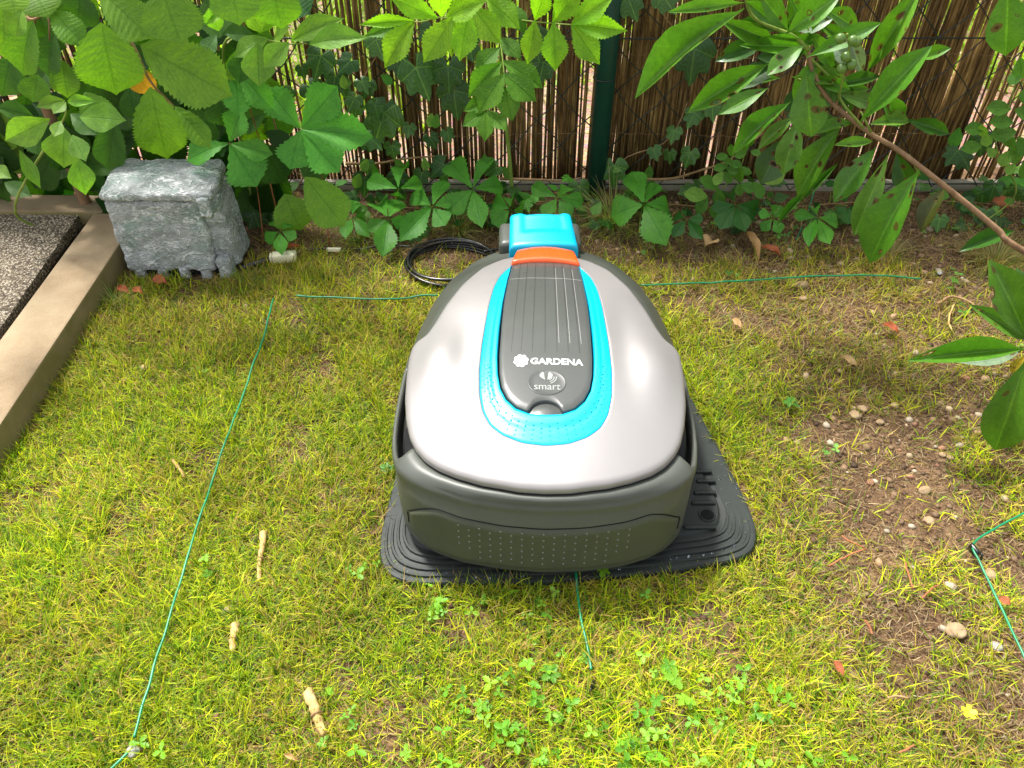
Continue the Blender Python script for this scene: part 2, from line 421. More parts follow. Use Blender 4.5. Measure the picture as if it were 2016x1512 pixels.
def build_blades(name, n, box, dens, cols, lenr, widr, mat, parent=None, excl=True, elev=(10, 75), zbase=0):
    x0, x1, y0, y1 = box
    x = rng.uniform(x0, x1, n); y = rng.uniform(y0, y1, n)
    # clump the blades
    cx = np.round(x / .018) * .018; cy = np.round(y / .018) * .018
    jit = rng.normal(0, .005, (2, n)); k = rng.random(n) < .6
    hx = np.sin(cx * 913.7 + cy * 311.3) * .009; hy = np.cos(cx * 517.1 + cy * 731.9) * .009
    x = np.where(k, cx + hx + jit[0], x); y = np.where(k, cy + hy + jit[1], y)
    keep = rng.random(n) < dens(x, y)
    if excl:
        keep &= ~inpoly(PLATE, x, y)
        keep &= right_of_kerb(x, y) > .003
        keep &= ~((x > -.77) & (x < -.53) & (y > 1.28))
        keep &= np.abs(x) < (y * .743 + .88 * .669) * .72 + .38
    x = x[keep]; y = y[keep]; n = len(x)
    z = np.array([gh(a, b) for a, b in zip(x, y)]) + zbase - .002
    az = rng.uniform(0, 2 * np.pi, n)
    L = rng.uniform(*lenr, n) * (.7 + .5 * vnoise(x, y, 9, 5)); W = rng.uniform(*widr, n)
    el = np.radians(rng.uniform(*elev, n)); bend = rng.uniform(.05, .95, n)
    P = np.zeros((n, 7, 3)); cur = np.stack([x, y, z], 1)
    sx = -np.sin(az + rng.normal(0, .3, n)); sy = np.cos(az + rng.normal(0, .3, n))
    for s in range(4):
        ww = W * (1., .92, .66, 0)[s] / 2
        off = np.stack([sx * ww, sy * ww, np.zeros(n)], 1)
        if s < 3:
            P[:, 2 * s] = cur - off; P[:, 2 * s + 1] = cur + off
        else: P[:, 6] = cur
        e = el - bend * (s / 3.) * 1.1
        st = np.stack([np.cos(az) * np.cos(e), np.sin(az) * np.cos(e), np.sin(e)], 1) * (L / 3)[:, None]
        az = az + rng.normal(0, .12, n)
        cur = cur + st; cur[:, 2] = np.maximum(cur[:, 2], .003)
    nv = n * 7; base = np.arange(n) * 7
    q = np.stack([base, base + 1, base + 3, base + 2, base + 2, base + 3, base + 5, base + 4, base + 4, base + 5, base + 6], 1)
    me = bpy.data.meshes.new(name)
    me.vertices.add(nv); me.vertices.foreach_set('co', P.reshape(-1))
    me.loops.add(n * 11); me.loops.foreach_set('vertex_index', q.reshape(-1).astype(np.int32))
    me.polygons.add(n * 3)
    ls = (np.arange(n)[:, None] * 11 + np.array([0, 4, 8])).reshape(-1); me.polygons.foreach_set('loop_start', ls.astype(np.int32))
    me.polygons.foreach_set('use_smooth', np.ones(n * 3, bool))
    ci = cols(x, y, n)
    ca = me.color_attributes.new('col', 'FLOAT_COLOR', 'POINT')
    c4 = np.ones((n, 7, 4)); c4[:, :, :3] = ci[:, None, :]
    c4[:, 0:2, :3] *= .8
    ca.data.foreach_set('color', c4.reshape(-1))
    me.materials.append(mat); me.update(); me.validate()
    return link(name, me, parent)
def grass_cols(x, y, n):
    pal = np.array([(.25, .40, .010), (.44, .53, .012), (.60, .62, .02), (.11, .23, .010), (.50, .40, .06), (.46, .31, .11)])
    straw = .18 + .34 * sstep(.3, .7, vnoise(x, y, 8, 11)) * (1 - 0) + .25 * sstep(.35, .6, x) + .28 * sstep(1.0, 1.2, y)
    g = rng.integers(0, 4, n); st = rng.integers(4, 6, n)
    i = np.where(rng.random(n) < np.clip(straw * .62, 0, .85), st, g)
    c = pal[i] * rng.uniform(.5, 1.3, (n, 1))
    c *= (.80 + .4 * vnoise(x, y, 5, 12))[:, None]
    return c
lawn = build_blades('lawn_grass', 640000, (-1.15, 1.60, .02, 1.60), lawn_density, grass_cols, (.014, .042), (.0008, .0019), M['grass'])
tag(lawn, 'short yellow-green lawn grass, thinning to bare soil at the right', 'grass', kind='stuff')
def straw_cols(x, y, n):
    pal = np.array([(.40, .28, .14), (.29, .19, .09), (.19, .12, .06), (.48, .38, .21)])
    return pal[rng.integers(0, 4, n)] * rng.uniform(.6, 1.15, (n, 1))
def litter_density(x, y):
    return np.clip(.16 + .9 * sstep(.22, .45, x) + .6 * sstep(1.1, 1.3, y), 0, 1) * (.4 + .6 * vnoise(x, y, 12, 21))
thatch = build_blades('dead_grass', 180000, (-1.15, 1.6, .02, 1.60), litter_density, straw_cols, (.010, .034), (.0006, .0015), M['grass'], elev=(-2, 22))
tag(thatch, 'dry brown thatch and dead grass lying flat on the bare soil', 'dead grass', kind='stuff')
# far lawn seen through the reed screen
far = build_blades('far_grass', 26000, (-3.5, 3.6, 1.85, 4.2), lambda x, y: np.clip(sstep(2.05, 2.5, y + .9 * (vnoise(x, y, 2, 31) - .5)), 0, 1), lambda x, y, n: np.array([(.26, .42, .03)]) * rng.uniform(.6, 1.3, (n, 1)),
                   (.06, .16), (.006, .012), M['grass'], excl=False, elev=(30, 85))
tag(far, 'bright sunlit grass beyond the reed screen', 'grass', kind='stuff')

def scatter_rocks(name, n, box, dens, size, pal, mat, zf=.4):
    ico = bmesh.new(); bmesh.ops.create_icosphere(ico, subdivisions=1, radius=1)
    iv = np.array([v.co[:] for v in ico.verts]); fi = np.array([[v.index for v in f.verts] for f in ico.faces]); ico.free()
    x = rng.uniform(box[0], box[1], n); y = rng.uniform(box[2], box[3], n)
    k = rng.random(n) < dens(x, y); k &= ~inpoly(PLATE, x, y); k &= right_of_kerb(x, y) > .01; k &= ~((x > -.77) & (x < -.53) & (y > 1.27) & (y < 1.45))
    x = x[k]; y = y[k]; n = len(x)
    z = np.array([gh(a, b) for a, b in zip(x, y)])
    s = size[0] + (size[1] - size[0]) * rng.random(n) ** 3.5
    sc = rng.uniform(.6, 1.2, (n, 3)) * s[:, None]; sc[:, 2] *= .65
    an = rng.uniform(0, 6.28, n)
    P = iv[None] * rng.uniform(.82, 1.15, (n, len(iv), 1)) * sc[:, None, :]
    X = P[:, :, 0] * np.cos(an)[:, None] - P[:, :, 1] * np.sin(an)[:, None]; Y = P[:, :, 0] * np.sin(an)[:, None] + P[:, :, 1] * np.cos(an)[:, None]
    P = np.stack([X + x[:, None], Y + y[:, None], P[:, :, 2] + (z + s * zf * .5)[:, None]], 2)
    nv = len(iv); F = (fi[None] + (np.arange(n) * nv)[:, None, None]).reshape(-1)
    me = bpy.data.meshes.new(name); me.vertices.add(n * nv); me.vertices.foreach_set('co', P.reshape(-1))
    me.loops.add(len(F)); me.loops.foreach_set('vertex_index', F.astype(np.int32))
    me.polygons.add(len(F) // 3); me.polygons.foreach_set('loop_start', np.arange(0, len(F), 3).astype(np.int32)); me.polygons.foreach_set('use_smooth', np.ones(len(F) // 3, bool))
    pal = np.array(pal); c = np.ones((n, nv, 4)); c[:, :, :3] = (pal[rng.integers(0, len(pal), n)] * rng.uniform(.7, 1.15, (n, 1)))[:, None]
    ca = me.color_attributes.new('col', 'FLOAT_COLOR', 'POINT'); ca.data.foreach_set('color', c.reshape(-1))
    me.materials.append(mat); me.update(); me.validate()
    return link(name, me)
def grit_density(x, y):
    a = np.exp(-(((x - .50) / .13) ** 2 + ((y - .90) / .10) ** 2)) * 1.2
    b = sstep(1.18, 1.32, y) * sstep(0, .3, x) * .6
    c = sstep(.42, .6, x) * .5
    return np.clip(.03 + a + b + c, 0, 1) * (.35 + .65 * vnoise(x, y, 15, 41))
cr_ = scatter_rocks('soil_crumbs', 40000, (-1, 1.5, .3, 1.6), lambda x, y: np.clip(grit_density(x, y) + .25, 0, 1), (.0010, .0062), [(.14, .082, .044), (.10, .056, .030), (.20, .125, .07), (.07, .04, .022)], M['grit'])
tag(cr_, 'loose dark brown crumbs of soil between the grass blades', 'soil', kind='stuff')
g = scatter_rocks('soil_grit', 14000, (-1, 1.5, .3, 1.6), grit_density, (.0012, .0095), [(.34, .22, .12), (.26, .16, .09), (.42, .31, .19), (.18, .11, .06), (.40, .33, .24), (.30, .15, .09)], M['grit'])
tag(g, 'small tan pebbles and crumbs of soil in the bare earth', 'gravel', kind='stuff')

# ------------------------------------------------------------------ edging stones and paving slab
def edge_stone(name, pts, label):
    bm = prism_bm(pts, -.03, KZ, .004, 2)
    bmesh.ops.subdivide_edges(bm, edges=[e for e in bm.edges if e.calc_length() > .15], cuts=3, use_grid_fill=True)
    o = from_bm(name, bm, M['concrete'], smooth=False); return tag(o, label, 'edging stone', 'concrete edging stones round the paving')
bk0 = G(210, 384, KZ); bk1 = G(-60, 381, KZ)
bdir = (bk1 - bk0).normalized(); bn = Vector((-bdir.y, bdir.x, 0)); bn = bn if bn.y < 0 else -bn
bw = .072
edge_stone('edging_stone', [(p.x, p.y) for p in (bk0 - bdir * .02, bk0 + bdir * .9, bk0 + bdir * .9 + bn * bw, bk0 - bdir * .02 + bn * bw)],
           'concrete edging stone running left behind the paving slab under the leaves')
p0 = KL0 - (KL1 - KL0).normalized() * .012; q0 = KR0 - (KR1 - KR0).normalized() * .085
side_dir = (KR1 - KR0).normalized()
jo = bk0 + bn * (bw + .002)
edge_stone('edging_stone', [(q0.x, jo.y - .001 + 0), (p0.x, jo.y - .001), (KL1.x + side_dir.x * .5, KL1.y + side_dir.y * .5), (KR1.x + side_dir.x * .5, KR1.y + side_dir.y * .5)],
           'long sandy concrete edging stone between the paving slab and the lawn')
s0 = G(156, 421, SLABTOP); s1 = G(0, 646, SLABTOP); sdv = (s1 - s0).normalized()
slab = from_bm('paving_slab', prism_bm([(s0.x, s0.y), (s0.x - .62, s0.y + .004), (s0.x - .62, s1.y - .5), (s1.x + sdv.x * .42, s1.y + sdv.y * .42)], .0, SLABTOP, .003, 2), M['aggregate'], smooth=False)
mk('joint_shade_soil', [(KL0.x - .03, KL0.y, .026), (KL0.x + .004, KL0.y, .026), (KL1.x + side_dir.x * .5 + .004, KL1.y + side_dir.y * .5, .026), (KL1.x + side_dir.x * .5 - .04, KL1.y + side_dir.y * .5, .026)], [(0, 3, 2, 1)], plastic('painted_joint_shade', (.022, .016, .010), .95, .1, .4), slab, False)  # near-black joint floor: the shade filling the gap is in its colour
tag(slab, 'speckled exposed-aggregate paving slab at the left edge', 'paving slab')

# ------------------------------------------------------------------ reed screen and fence
FY = 1.62
post = empty('fence_post', (V(1178, 300, FY - .02).x, FY - .02, 0), label='round dark green metal fence post in front of the reed screen', cat='fence post')
tube('pole', [(0, 0, -.02), (.004, 0, .4), (.006, 0, .95)], .0205, M['post'], post, 20, 1)
tube('cap', [(.006, 0, .95), (.006, 0, .958)], .023, M['post'], post, 20, 0)
for z in (.27, .44, .80): tube('wire_clip', [Vector((.022 * math.cos(a), .022 * math.sin(a), z)) for a in np.linspace(0, 6.28, 14)], .0014, M['mesh'], post, 6, 0)

scr = empty('reed_screen', (0, FY + .05, 0), label='brown reed cane screen behind the wire fence', cat='reed screen')
def reed_mesh(i):
    r0 = random.uniform(.0024, .0042); P = []
    bx = 0; by = 0
    for k in range(6):
        P.append(Vector((bx, by, k * .18 - .0))); bx += random.gauss(0, .0022); by += random.gauss(0, .0015)
    vs, fs = tube_data(P, lambda t: r0 * (1 - .25 * t), 6)
    me = bpy.data.meshes.new('reed'); me.from_pydata([tuple(v) for v in vs], [], fs); me.materials.append(M['reed'])
    me.polygons.foreach_set('use_smooth', [True] * len(me.polygons)); return me
reeds = [reed_mesh(i) for i in range(14)]
x = -2.3; nre = 0; extra_v, extra_f = [], []
def gap_at(x):
    g = .0070
    if x < .02: g = .0078
    if x < -.30: g = .0086
    if x > .62: g = .0080
    if x > .92: g = .0098
    return g
while x < 2.3:
    m = random.choice(reeds)
    tilt = random.gauss(0, .006) + (.035 * (x + .3) if x < -.2 else 0) * -1 + (.03 if x > .8 else 0)
    if nre < 298 and x > -1.15:
        o = link('reed', m, scr); o.location = (x, random.uniform(-.004, .006), .012 + random.uniform(-.02, .0)); o.rotation_euler = (random.gauss(0, .006), tilt, random.uniform(0, 6.28))
        nre += 1
    else:
        base = len(extra_v); mt = Matrix.Translation((x, 0, .0)) @ Matrix.Rotation(tilt, 4, 'Y')
        extra_v += [mt @ v.co for v in m.vertices]; extra_f += [tuple(base + i for i in p.vertices) for p in m.polygons]
    x += gap_at(x) * random.uniform(.75, 1.35) + (random.random() < .05) * random.uniform(.004, .012)
# a thinner second layer behind, hung loosely
for k in range(360):
    xx = random.choice([random.uniform(-.35, 1.05), random.uniform(.12, .95)]); m = random.choice(reeds); base = len(extra_v)
    mt = Matrix.Translation((xx, .012, 0)) @ Matrix.Rotation(random.gauss(0, .012), 4, 'Y')
    extra_v += [mt @ v.co for v in m.vertices]; extra_f += [tuple(base + i for i in p.vertices) for p in m.polygons]
mk('rear_reeds', extra_v, extra_f, M['reed'], scr, kind='stuff')
for z in (.12, .29, .46, .70):
    P = [Vector((xx, -.006 + .0015 * math.sin(xx * 300), z + .004 * math.sin(xx * 9) + .0015 * math.sin(xx * 140))) for xx in np.linspace(-2.3, 2.3, 340)]
    vs, fs = tube_data(P, .0006, 4); mk('binding_wire', vs, fs, M['drytwig'], scr)

fen = empty('wire_fence', (0, FY, 0), label='dark diamond mesh wire fence in front of the reeds', cat='wire fence')
pitch = .105; hmax = .85
def mesh_wire(P, r=.0013): 
    vs, fs = tube_data(P, r, 5); return vs, fs
vA, fA = mesh_wire([Vector((hmax * .95 * t + .004 * math.sin(t * 60), .003 * math.sin(t * 56.5), hmax * t + .01)) for t in np.linspace(0, 1, 40)])
vB, fB = mesh_wire([Vector((-hmax * .95 * t + .004 * math.sin(t * 50), -.003 * math.sin(t * 56.5), hmax * t + .01)) for t in np.linspace(0, 1, 40)])
mA = bpy.data.meshes.new('mesh_wire'); mA.from_pydata([tuple(v) for v in vA], [], fA); mA.materials.append(M['mesh'])
mB = bpy.data.meshes.new('mesh_wire'); mB.from_pydata([tuple(v) for v in vB], [], fB); mB.materials.append(M['mesh'])
for k in range(-30, 22):
    o = link('mesh_wire', mA, fen); o.location = (k * pitch + random.gauss(0, .006), 0, 0); o.rotation_euler = (0, random.gauss(0, .015), 0)
    o = link('mesh_wire', mB, fen); o.location = ((k + 8) * pitch + random.gauss(0, .006), 0, 0); o.rotation_euler = (0, random.gauss(0, .015), 0)
for z in (.345, .80): tube('tension_wire', [(-2.3, -.004, z), (.1, -.004, z - .004), (2.3, -.004, z)], .0016, M['mesh'], fen, 6, 8)
tube('tension_wire', [(-2.3, -.004, .03), (.1, -.004, .026), (2.3, -.004, .03)], .0016, M['mesh'], fen, 6, 8)
brd = from_bm('ground_rail', bbox_bm(-2.3, 2.3, FY + .015, FY + .030, -.02, .022, .002, 1), plastic('weathered_rail', (.30, .27, .21), .6, .3, .2))
tag(brd, 'thin weathered grey rail on the soil along the fence foot', 'rail')

# ------------------------------------------------------------------ charging station
def radial(P, c, n=240):
    """star-shaped outline -> radius per angle"""
    P = [Vector((p[0] - c[0], p[1] - c[1])) for p in P]; out = []
    for k in range(n):
        a = 2 * math.pi * k / n; d = Vector((math.cos(a), math.sin(a))); best = 0
        for i in range(len(P)):
            p, q = P[i], P[(i + 1) % len(P)]; e = q - p; den = d.x * e.y - d.y * e.x
            if abs(den) < 1e-12: continue
            t = (p.x * e.y - p.y * e.x) / den; s = (p.x * d.y - p.y * d.x) / den
            if t > 0 and -1e-6 <= s <= 1 + 1e-6: best = max(best, t)
        out.append(best)
    return np.array(out)
def smooth_r(r, n=3):
    for _ in range(n): r = (np.roll(r, 1) + 2 * r + np.roll(r, -1)) / 4
    return r
def loft(name, rings, c, mat, parent, close=True, hole=False):
    """rings: list of (radius array, z array) from outside in"""
    n = len(rings[0][0]); vs = []; fs = []
    A = np.arange(n) * 2 * np.pi / n
    for r, z in rings:
        z = z if hasattr(z, '__len__') else np.full(n, z)
        for k in range(n): vs.append((c[0] + r[k] * math.cos(A[k]), c[1] + r[k] * math.sin(A[k]), z[k]))
    for j in range(len(rings) - 1):
        for k in range(n):
            k2 = (k + 1) % n; fs.append((j * n + k, j * n + k2, (j + 1) * n + k2, (j + 1) * n + k))
    if close:
        r, z = rings[-1]; zc = float(np.mean(z)); vs.append((c[0], c[1], zc)); b = (len(rings) - 1) * n
        for k in range(n): fs.append((b + k, b + (k + 1) % n, len(vs) - 1))
    return mk(name, vs, fs, mat, parent)

st = empty('charging_station', (0, 0, 0), label='charcoal charging station with turquoise cap and wide base plate under the mower', cat='charging station')
pc = (.05, .90)
pr = smooth_r(radial(PLATE, pc), 2)
def inset(r, d): return r - d
rg = [(pr, .0), (pr, .009), (pr - .002, .012), (pr - .006, .0125)]
z0 = .0125
for k in range(4):
    d = .009 + k * .011
    fr = 1 - sstep(.61, .68, pc[1] + pr * np.sin(np.arange(240) * 2 * np.pi / 240))
    rg += [(pr - d, z0 + 0 * fr), (pr - d - .0012, z0 + .003 * fr), (pr - d - .0045, z0 + .003 * fr), (pr - d - .006, z0 - .0005 * fr)]
rg += [(pr - .056, z0 - .001), (pr - .06, z0 + .002), (pr * .5, .0145)]
bp_ = loft('base_plate', rg, pc, M['plate'], st); bp_.data.polygons.foreach_set('use_smooth', [False] * len(bp_.data.polygons))
for (px, py, w_) in ((1383, 928, 15), (1390, 947, 15), (1388, 970, 22), (1385, 990, 24), (1378, 1038, 40)):
    p = G(px, py, .016); h = w_ * pxm(p) * .5 + .008
    o = from_bm('anti_slip_rib', bbox_bm(p.x - h, p.x + h, p.y - .0028, p.y + .0028, .014, .0185, .0015, 2), M['plate'], st)
p = G(1392, 1014, .015)
bm = bmesh.new()
n = 28
ringsz = [(.0118, .0146), (.0114, .0166), (.0098, .0166), (.0090, .0148), (.0086, .006)]
vsr = []
for r_, z_ in ringsz: vsr.append([bm.verts.new((p.x + r_ * math.cos(6.2832 * k / n), p.y + r_ * math.sin(6.2832 * k / n), z_)) for k in range(n)])
for a, b in zip(vsr, vsr[1:]):
    for k in range(n): bm.faces.new((a[k], a[(k + 1) % n], b[(k + 1) % n], b[k]))
bm.faces.new(vsr[-1]); sh_ = from_bm('screw_hole', bm, M['plate'], st)
def disc(name, c, r, z, mat, parent, n=32):
    return mk(name, [(c[0] + r * math.cos(6.2832 * k / n), c[1] + r * math.sin(6.2832 * k / n), z) for k in range(n)], [tuple(range(n))], mat, parent, False)
disc('screw_hole_shade', (p.x, p.y), .0089, .0152, M['black'], st)  # black disc capping the hole, paints in the dark of its depth
# tower and arms
tx = G(1068, 470, .12).x
from_bm('tower', bbox_bm(tx - .046, tx + .046, 1.165, 1.235, .01, .160, .012, 3), M['plate'], st)
for s in (-1, 1): from_bm('side_arm', bbox_bm(tx + s * .054 - .018 - .006 * (s < 0), tx + s * .054 + .018 - .006 * (s > 0), 1.170, 1.245, .03, .150, .014, 4), M['shell'], st)
from_bm('contact_head', bbox_bm(tx - .03, tx + .03, 1.13, 1.166, .10, .140, .008, 3), M['black'], st)
# turquoise cap
c00, c10, c11, c01 = G(1002, 487, .172), G(1139, 484, .172), G(1124, 419, .186), G(1004, 421, .186)
def cap_pt(u, v):
    p = c00.lerp(c10, u).lerp(c01.lerp(c11, u), v)
    p = p + Vector((0, 0, .006 * (1 - (2 * u - 1) ** 2)))
    p.y -= .004 * math.sin(math.pi * u) * (1 - v)
    if v > .8: p.y -= .0045 * sstep(.22, .27, u) * (1 - sstep(.80, .85, u)) * (v - .8) * 5
    p.z -= .0025 * float(sstep(.16, .24, u) * (1 - sstep(.80, .9, u)) * sstep(.35, .5, v))
    return p
n = 32; vs = []; fs = []
prof = [(.0, -.016), (.0, -.006), (.012, -.0016), (.035, 0)]
ins = [(-.0, -.030), (-.0, -.010), (.015, -.003), (.045, -.0005), (.09, 0)]
gu = [0, 0.0, .012, .035, .08] + list(np.linspace(.14, .86, 22)) + [.92, .965, .988, 1., 1.]
gz = [-.024, -.007, -.0025, -.0007, 0] + [0] * 22 + [0, -.0007, -.0025, -.007, -.024]
for j, (v, zv) in enumerate(zip(gu, gz)):
    for u, zu in zip(gu, gz):
        p = cap_pt(u, v); p.z += min(zu, zv) if min(zu, zv) < -.003 else (zu + zv); vs.append(p)
nn = len(gu)
for j in range(nn - 1):
    for i in range(nn - 1): fs.append((j * nn + i, j * nn + i + 1, (j + 1) * nn + i + 1, (j + 1) * nn + i))
mk('cap', vs, fs, M['blue'], st)

# water drops on the plate
dv, df = [], []
ico = bmesh.new(); bmesh.ops.create_icosphere(ico, subdivisions=1, radius=1); iv = [v.co.copy() for v in ico.verts]; ifc = [[v.index for v in f.verts] for f in ico.faces]; ico.free()
for k in range(130):
    if random.random() < .75: px_, py_ = random.uniform(800, 1460), 0; py_ = np.interp(px_, [800, 1100, 1300, 1460], [1138, 1130, 1108, 1080]) + random.gauss(-4, 5)
    else: px_, py_ = random.uniform(1400, 1475), random.uniform(900, 1080)
    p = G(px_, py_, .0135); r_ = random.uniform(.0006, .0020)
    if not inpoly(PLATE, np.array([p.x]), np.array([p.y - .004]))[0]: continue
    b = len(dv); dv += [p + Vector((v.x * r_, v.y * r_, v.z * r_ * .6)) for v in iv]; df += [tuple(b + i for i in f) for f in ifc]
mk('water_drops', dv, df, M['water'], st, kind='stuff')

# ------------------------------------------------------------------ robotic mower
mower = empty('robotic_mower', (.0385, .605, 0), -.031, 'silver and dark grey robotic lawn mower with turquoise ring parked on its charging station', 'robotic mower')
CF = [0.25221637, -1.64336661, 1.43150202, -0.93146426, 0.30467606, 0.17255769]
def F(x, y):
    z = np.polyval(CF, np.clip(y, -.06, .63)) - .03 * (abs(x) / .178) ** 2.5
    # sculpted shoulders
    z = z + .010 * np.exp(-((abs(x) - .150) / .034) ** 2 - ((y - .205) / .062) ** 2)
    z = z - .0045 * np.exp(-((abs(x) - .108) / .020) ** 2 - ((y - .23) / .08) ** 2)
    z = z + .004 * np.exp(-((y - .42) / .05) ** 2 - (abs(x) / .05) ** 4)
    return z
def sym(H): # half outline [(halfwidth, y)...] from near to far
    return [(w_, y_) for w_, y_ in H] + [(-w_, y_) for w_, y_ in H[::-1]]
MC = (0, .235); NA = 360
sil = smooth_r(radial(sym([(.0, -.0015), (.03, .0), (.0745, .009), (.104, .020), (.128, .033), (.146, .048), (.160, .066), (.170, .086), (.178, .115), (.184, .15), (.187, .19), (.1885, .23), (.1875, .250), (.183, .260), (.172, .2645), (.166, .275), (.160, .291), (.147, .337), (.127, .390), (.099, .440), (.071, .466), (.045, .478), (.0, .484)]), MC, NA), 2)
blu = smooth_r(radial(sym([(0, .0545), (.028, .058), (.052, .069), (.068, .084), (.078, .105), (.084, .135), (.0868, .18), (.086, .23), (.084, .27), (.081, .32), (.0765, .366), (.069, .40), (.057, .426), (.045, .436), (0, .44)]), MC, NA), 3)
hat0 = radial(sym([(0, .101), (.020, .1025), (.036, .110), (.048, .124), (.056, .143), (.060, .168), (.0615, .2), (.0612, .26), (.060, .317), (.056, .38), (.051, .438), (.025, .4385), (0, .4385)]), MC, NA)
AN = np.arange(NA) * 2 * np.pi / NA; CX, SY = np.cos(AN), np.sin(AN)
def FZ(r, off=0): return F(MC[0] + r * CX, MC[1] + r * SY) + off
# top cover
rg = [(sil - .0035, FZ(sil, -.011)), (sil - .0006, FZ(sil, -.0105)), (sil, FZ(sil, -.0085)), (sil, FZ(sil, -.0045)), (sil - .0008, FZ(sil, -.0022)), (sil - .0028, FZ(sil - .0028, -.0007)), (sil - .006, FZ(sil - .006))]
for t in np.linspace(0, 1, 26)[1:]:
    r_ = (sil - .006) * (1 - t) + (blu + .0008) * t; rg.append((r_, FZ(r_)))
rg += [(blu + .0003, FZ(blu, -.0006)), (blu + .0003, FZ(blu, -.004))]
loft('top_cover', rg, MC, M['silver'], mower, False)
# turquoise ring
rg = [(blu - .0003, FZ(blu, -.003)), (blu - .0003, FZ(blu, -.0004)), (blu - .001, FZ(blu, .0003))]
inr = hat0 + .0045
far_gap = (SY > .9)
for t in np.linspace(0, 1, 14)[1:]:
    r_ = (blu - .001) * (1 - t) + inr * t
    dz = .0003 + .0022 * math.sin(min(1, t / .82) * math.pi * .5) ** 2 - .0012 * math.exp(-((t - .55) / .12) ** 2)
    rg.append((r_, FZ(r_, dz)))
rg += [(inr - .0015, FZ(inr, -.0005)), (inr - .002, FZ(inr, -.006))]
loft('turquoise_ring', rg, MC, M['blue'], mower, False)
loft('seam_tray', [(blu - .002, FZ(blu, -.0055)), (blu * .6, FZ(blu * .6, -.0075)), (blu * .3, FZ(blu * .3, -.0075))], MC, M['black'], mower)
# hatch with finger notch
hat = smooth_r(hat0, 1)
nc = (0, .099); nr_ = .0215
for k in range(NA):
    dx, dy = CX[k], SY[k]; ox, oy = MC[0] - nc[0], MC[1] - nc[1]
    b = ox * dx + oy * dy; cc = ox * ox + oy * oy - nr_ ** 2; D_ = b * b - cc
    if D_ > 0 and dy < 0: hat[k] = min(hat[k], -b - math.sqrt(D_))
rg = [(hat, FZ(hat, -.004)), (hat, FZ(hat, .0006)), (hat - .001, FZ(hat, .0015))]
for t in np.linspace(0, .96, 12)[1:]:
    r_ = (hat - .001) * (1 - t); rg.append((r_, FZ(r_, .0015)))
hatch = loft('hatch', rg, MC, M['hatch'], mower)
# finger recess bowl
vs = []; fs = []; n = 32
for j, (rr_, dz) in enumerate([(1.02, -.0035), (.9, -.0032), (.7, -.0022), (.5, -.0010), (.25, -.0003)]):
    for k in range(n):
        x_, y_ = nc[0] + nr_ * rr_ * math.cos(6.2832 * k / n), nc[1] + .004 + nr_ * rr_ * .8 * math.sin(6.2832 * k / n)
        vs.append((x_, y_, F(x_, y_) + dz))
for j in range(4):
    for k in range(n): fs.append((j * n + k, j * n + (k + 1) % n, (j + 1) * n + (k + 1) % n, (j + 1) * n + k))
fs.append(tuple(4 * n + k for k in range(n)))
mk('finger_recess', vs, fs, M['badge'], mower)
# printed lines seen in the hatch
def ribbon(name, P, w_, mat, parent, off=.0019):
    vs, fs = [], []
    for i, (x_, y_) in enumerate(P):
        a = P[max(i - 1, 0)]; b = P[min(i + 1, len(P) - 1)]; d = Vector((b[0] - a[0], b[1] - a[1])).normalized(); nx, ny = -d.y * w_ / 2, d.x * w_ / 2
        vs += [(x_ + nx, y_ + ny, F(x_ + nx, y_ + ny) + off), (x_ - nx, y_ - ny, F(x_ - nx, y_ - ny) + off)]
    for i in range(len(P) - 1): fs.append((2 * i, 2 * i + 1, 2 * i + 3, 2 * i + 2))
    return mk(name, vs, fs, mat, parent)
for k, xo in enumerate((-.046, -.033, -.018, -.001, .015, .030, .045)):
    ribbon('panel_line', [(xo * (1 - .16 * t), .207 + .226 * t) for t in np.linspace(0, 1, 30)], .0010, M['line'], hatch)
for xo in (.0178, .0325, .0478):
    ribbon('panel_line', [(xo * (1 - .16 * t), .225 + .19 * t) for t in np.linspace(0, 1, 30)], .0006, M['line2'], hatch)
ribbon('cross_line', [(x_, .383) for x_ in np.linspace(-.0535, .0535, 20)], .0010, M['line2'], hatch)
# lettering
def text_mesh(name, s, cx, cy, width, height, mat, parent, off, bold=.0, thick=.0002):
    cu = bpy.data.curves.new('lettering', 'FONT'); cu.body = s; cu.size = 1; cu.offset = bold; cu.resolution_u = 4
    to = bpy.data.objects.new('lettering_tmp', cu); COL.objects.link(to)
    dg = bpy.context.evaluated_depsgraph_get(); me = bpy.data.meshes.new_from_object(to.evaluated_get(dg)); bpy.data.objects.remove(to)
    co = np.array([v.co[:] for v in me.vertices]); x0, x1 = co[:, 0].min(), co[:, 0].max(); y0, y1 = co[:, 1].min(), co[:, 1].max()
    for v in me.vertices:
        X = cx + ((v.co.x - x0) / (x1 - x0) - .5) * width; Y = cy + ((v.co.y - y0) / (y1 - y0) - .5) * height
        v.co = (X, Y, F(X, Y) + off)
    me.materials.clear(); me.materials.append(mat)
    return link(name, me, parent)
text_mesh('brand_lettering', 'GARDENA', .0145, .188, .0690, .0118, M['white'], hatch, .0020, .022)
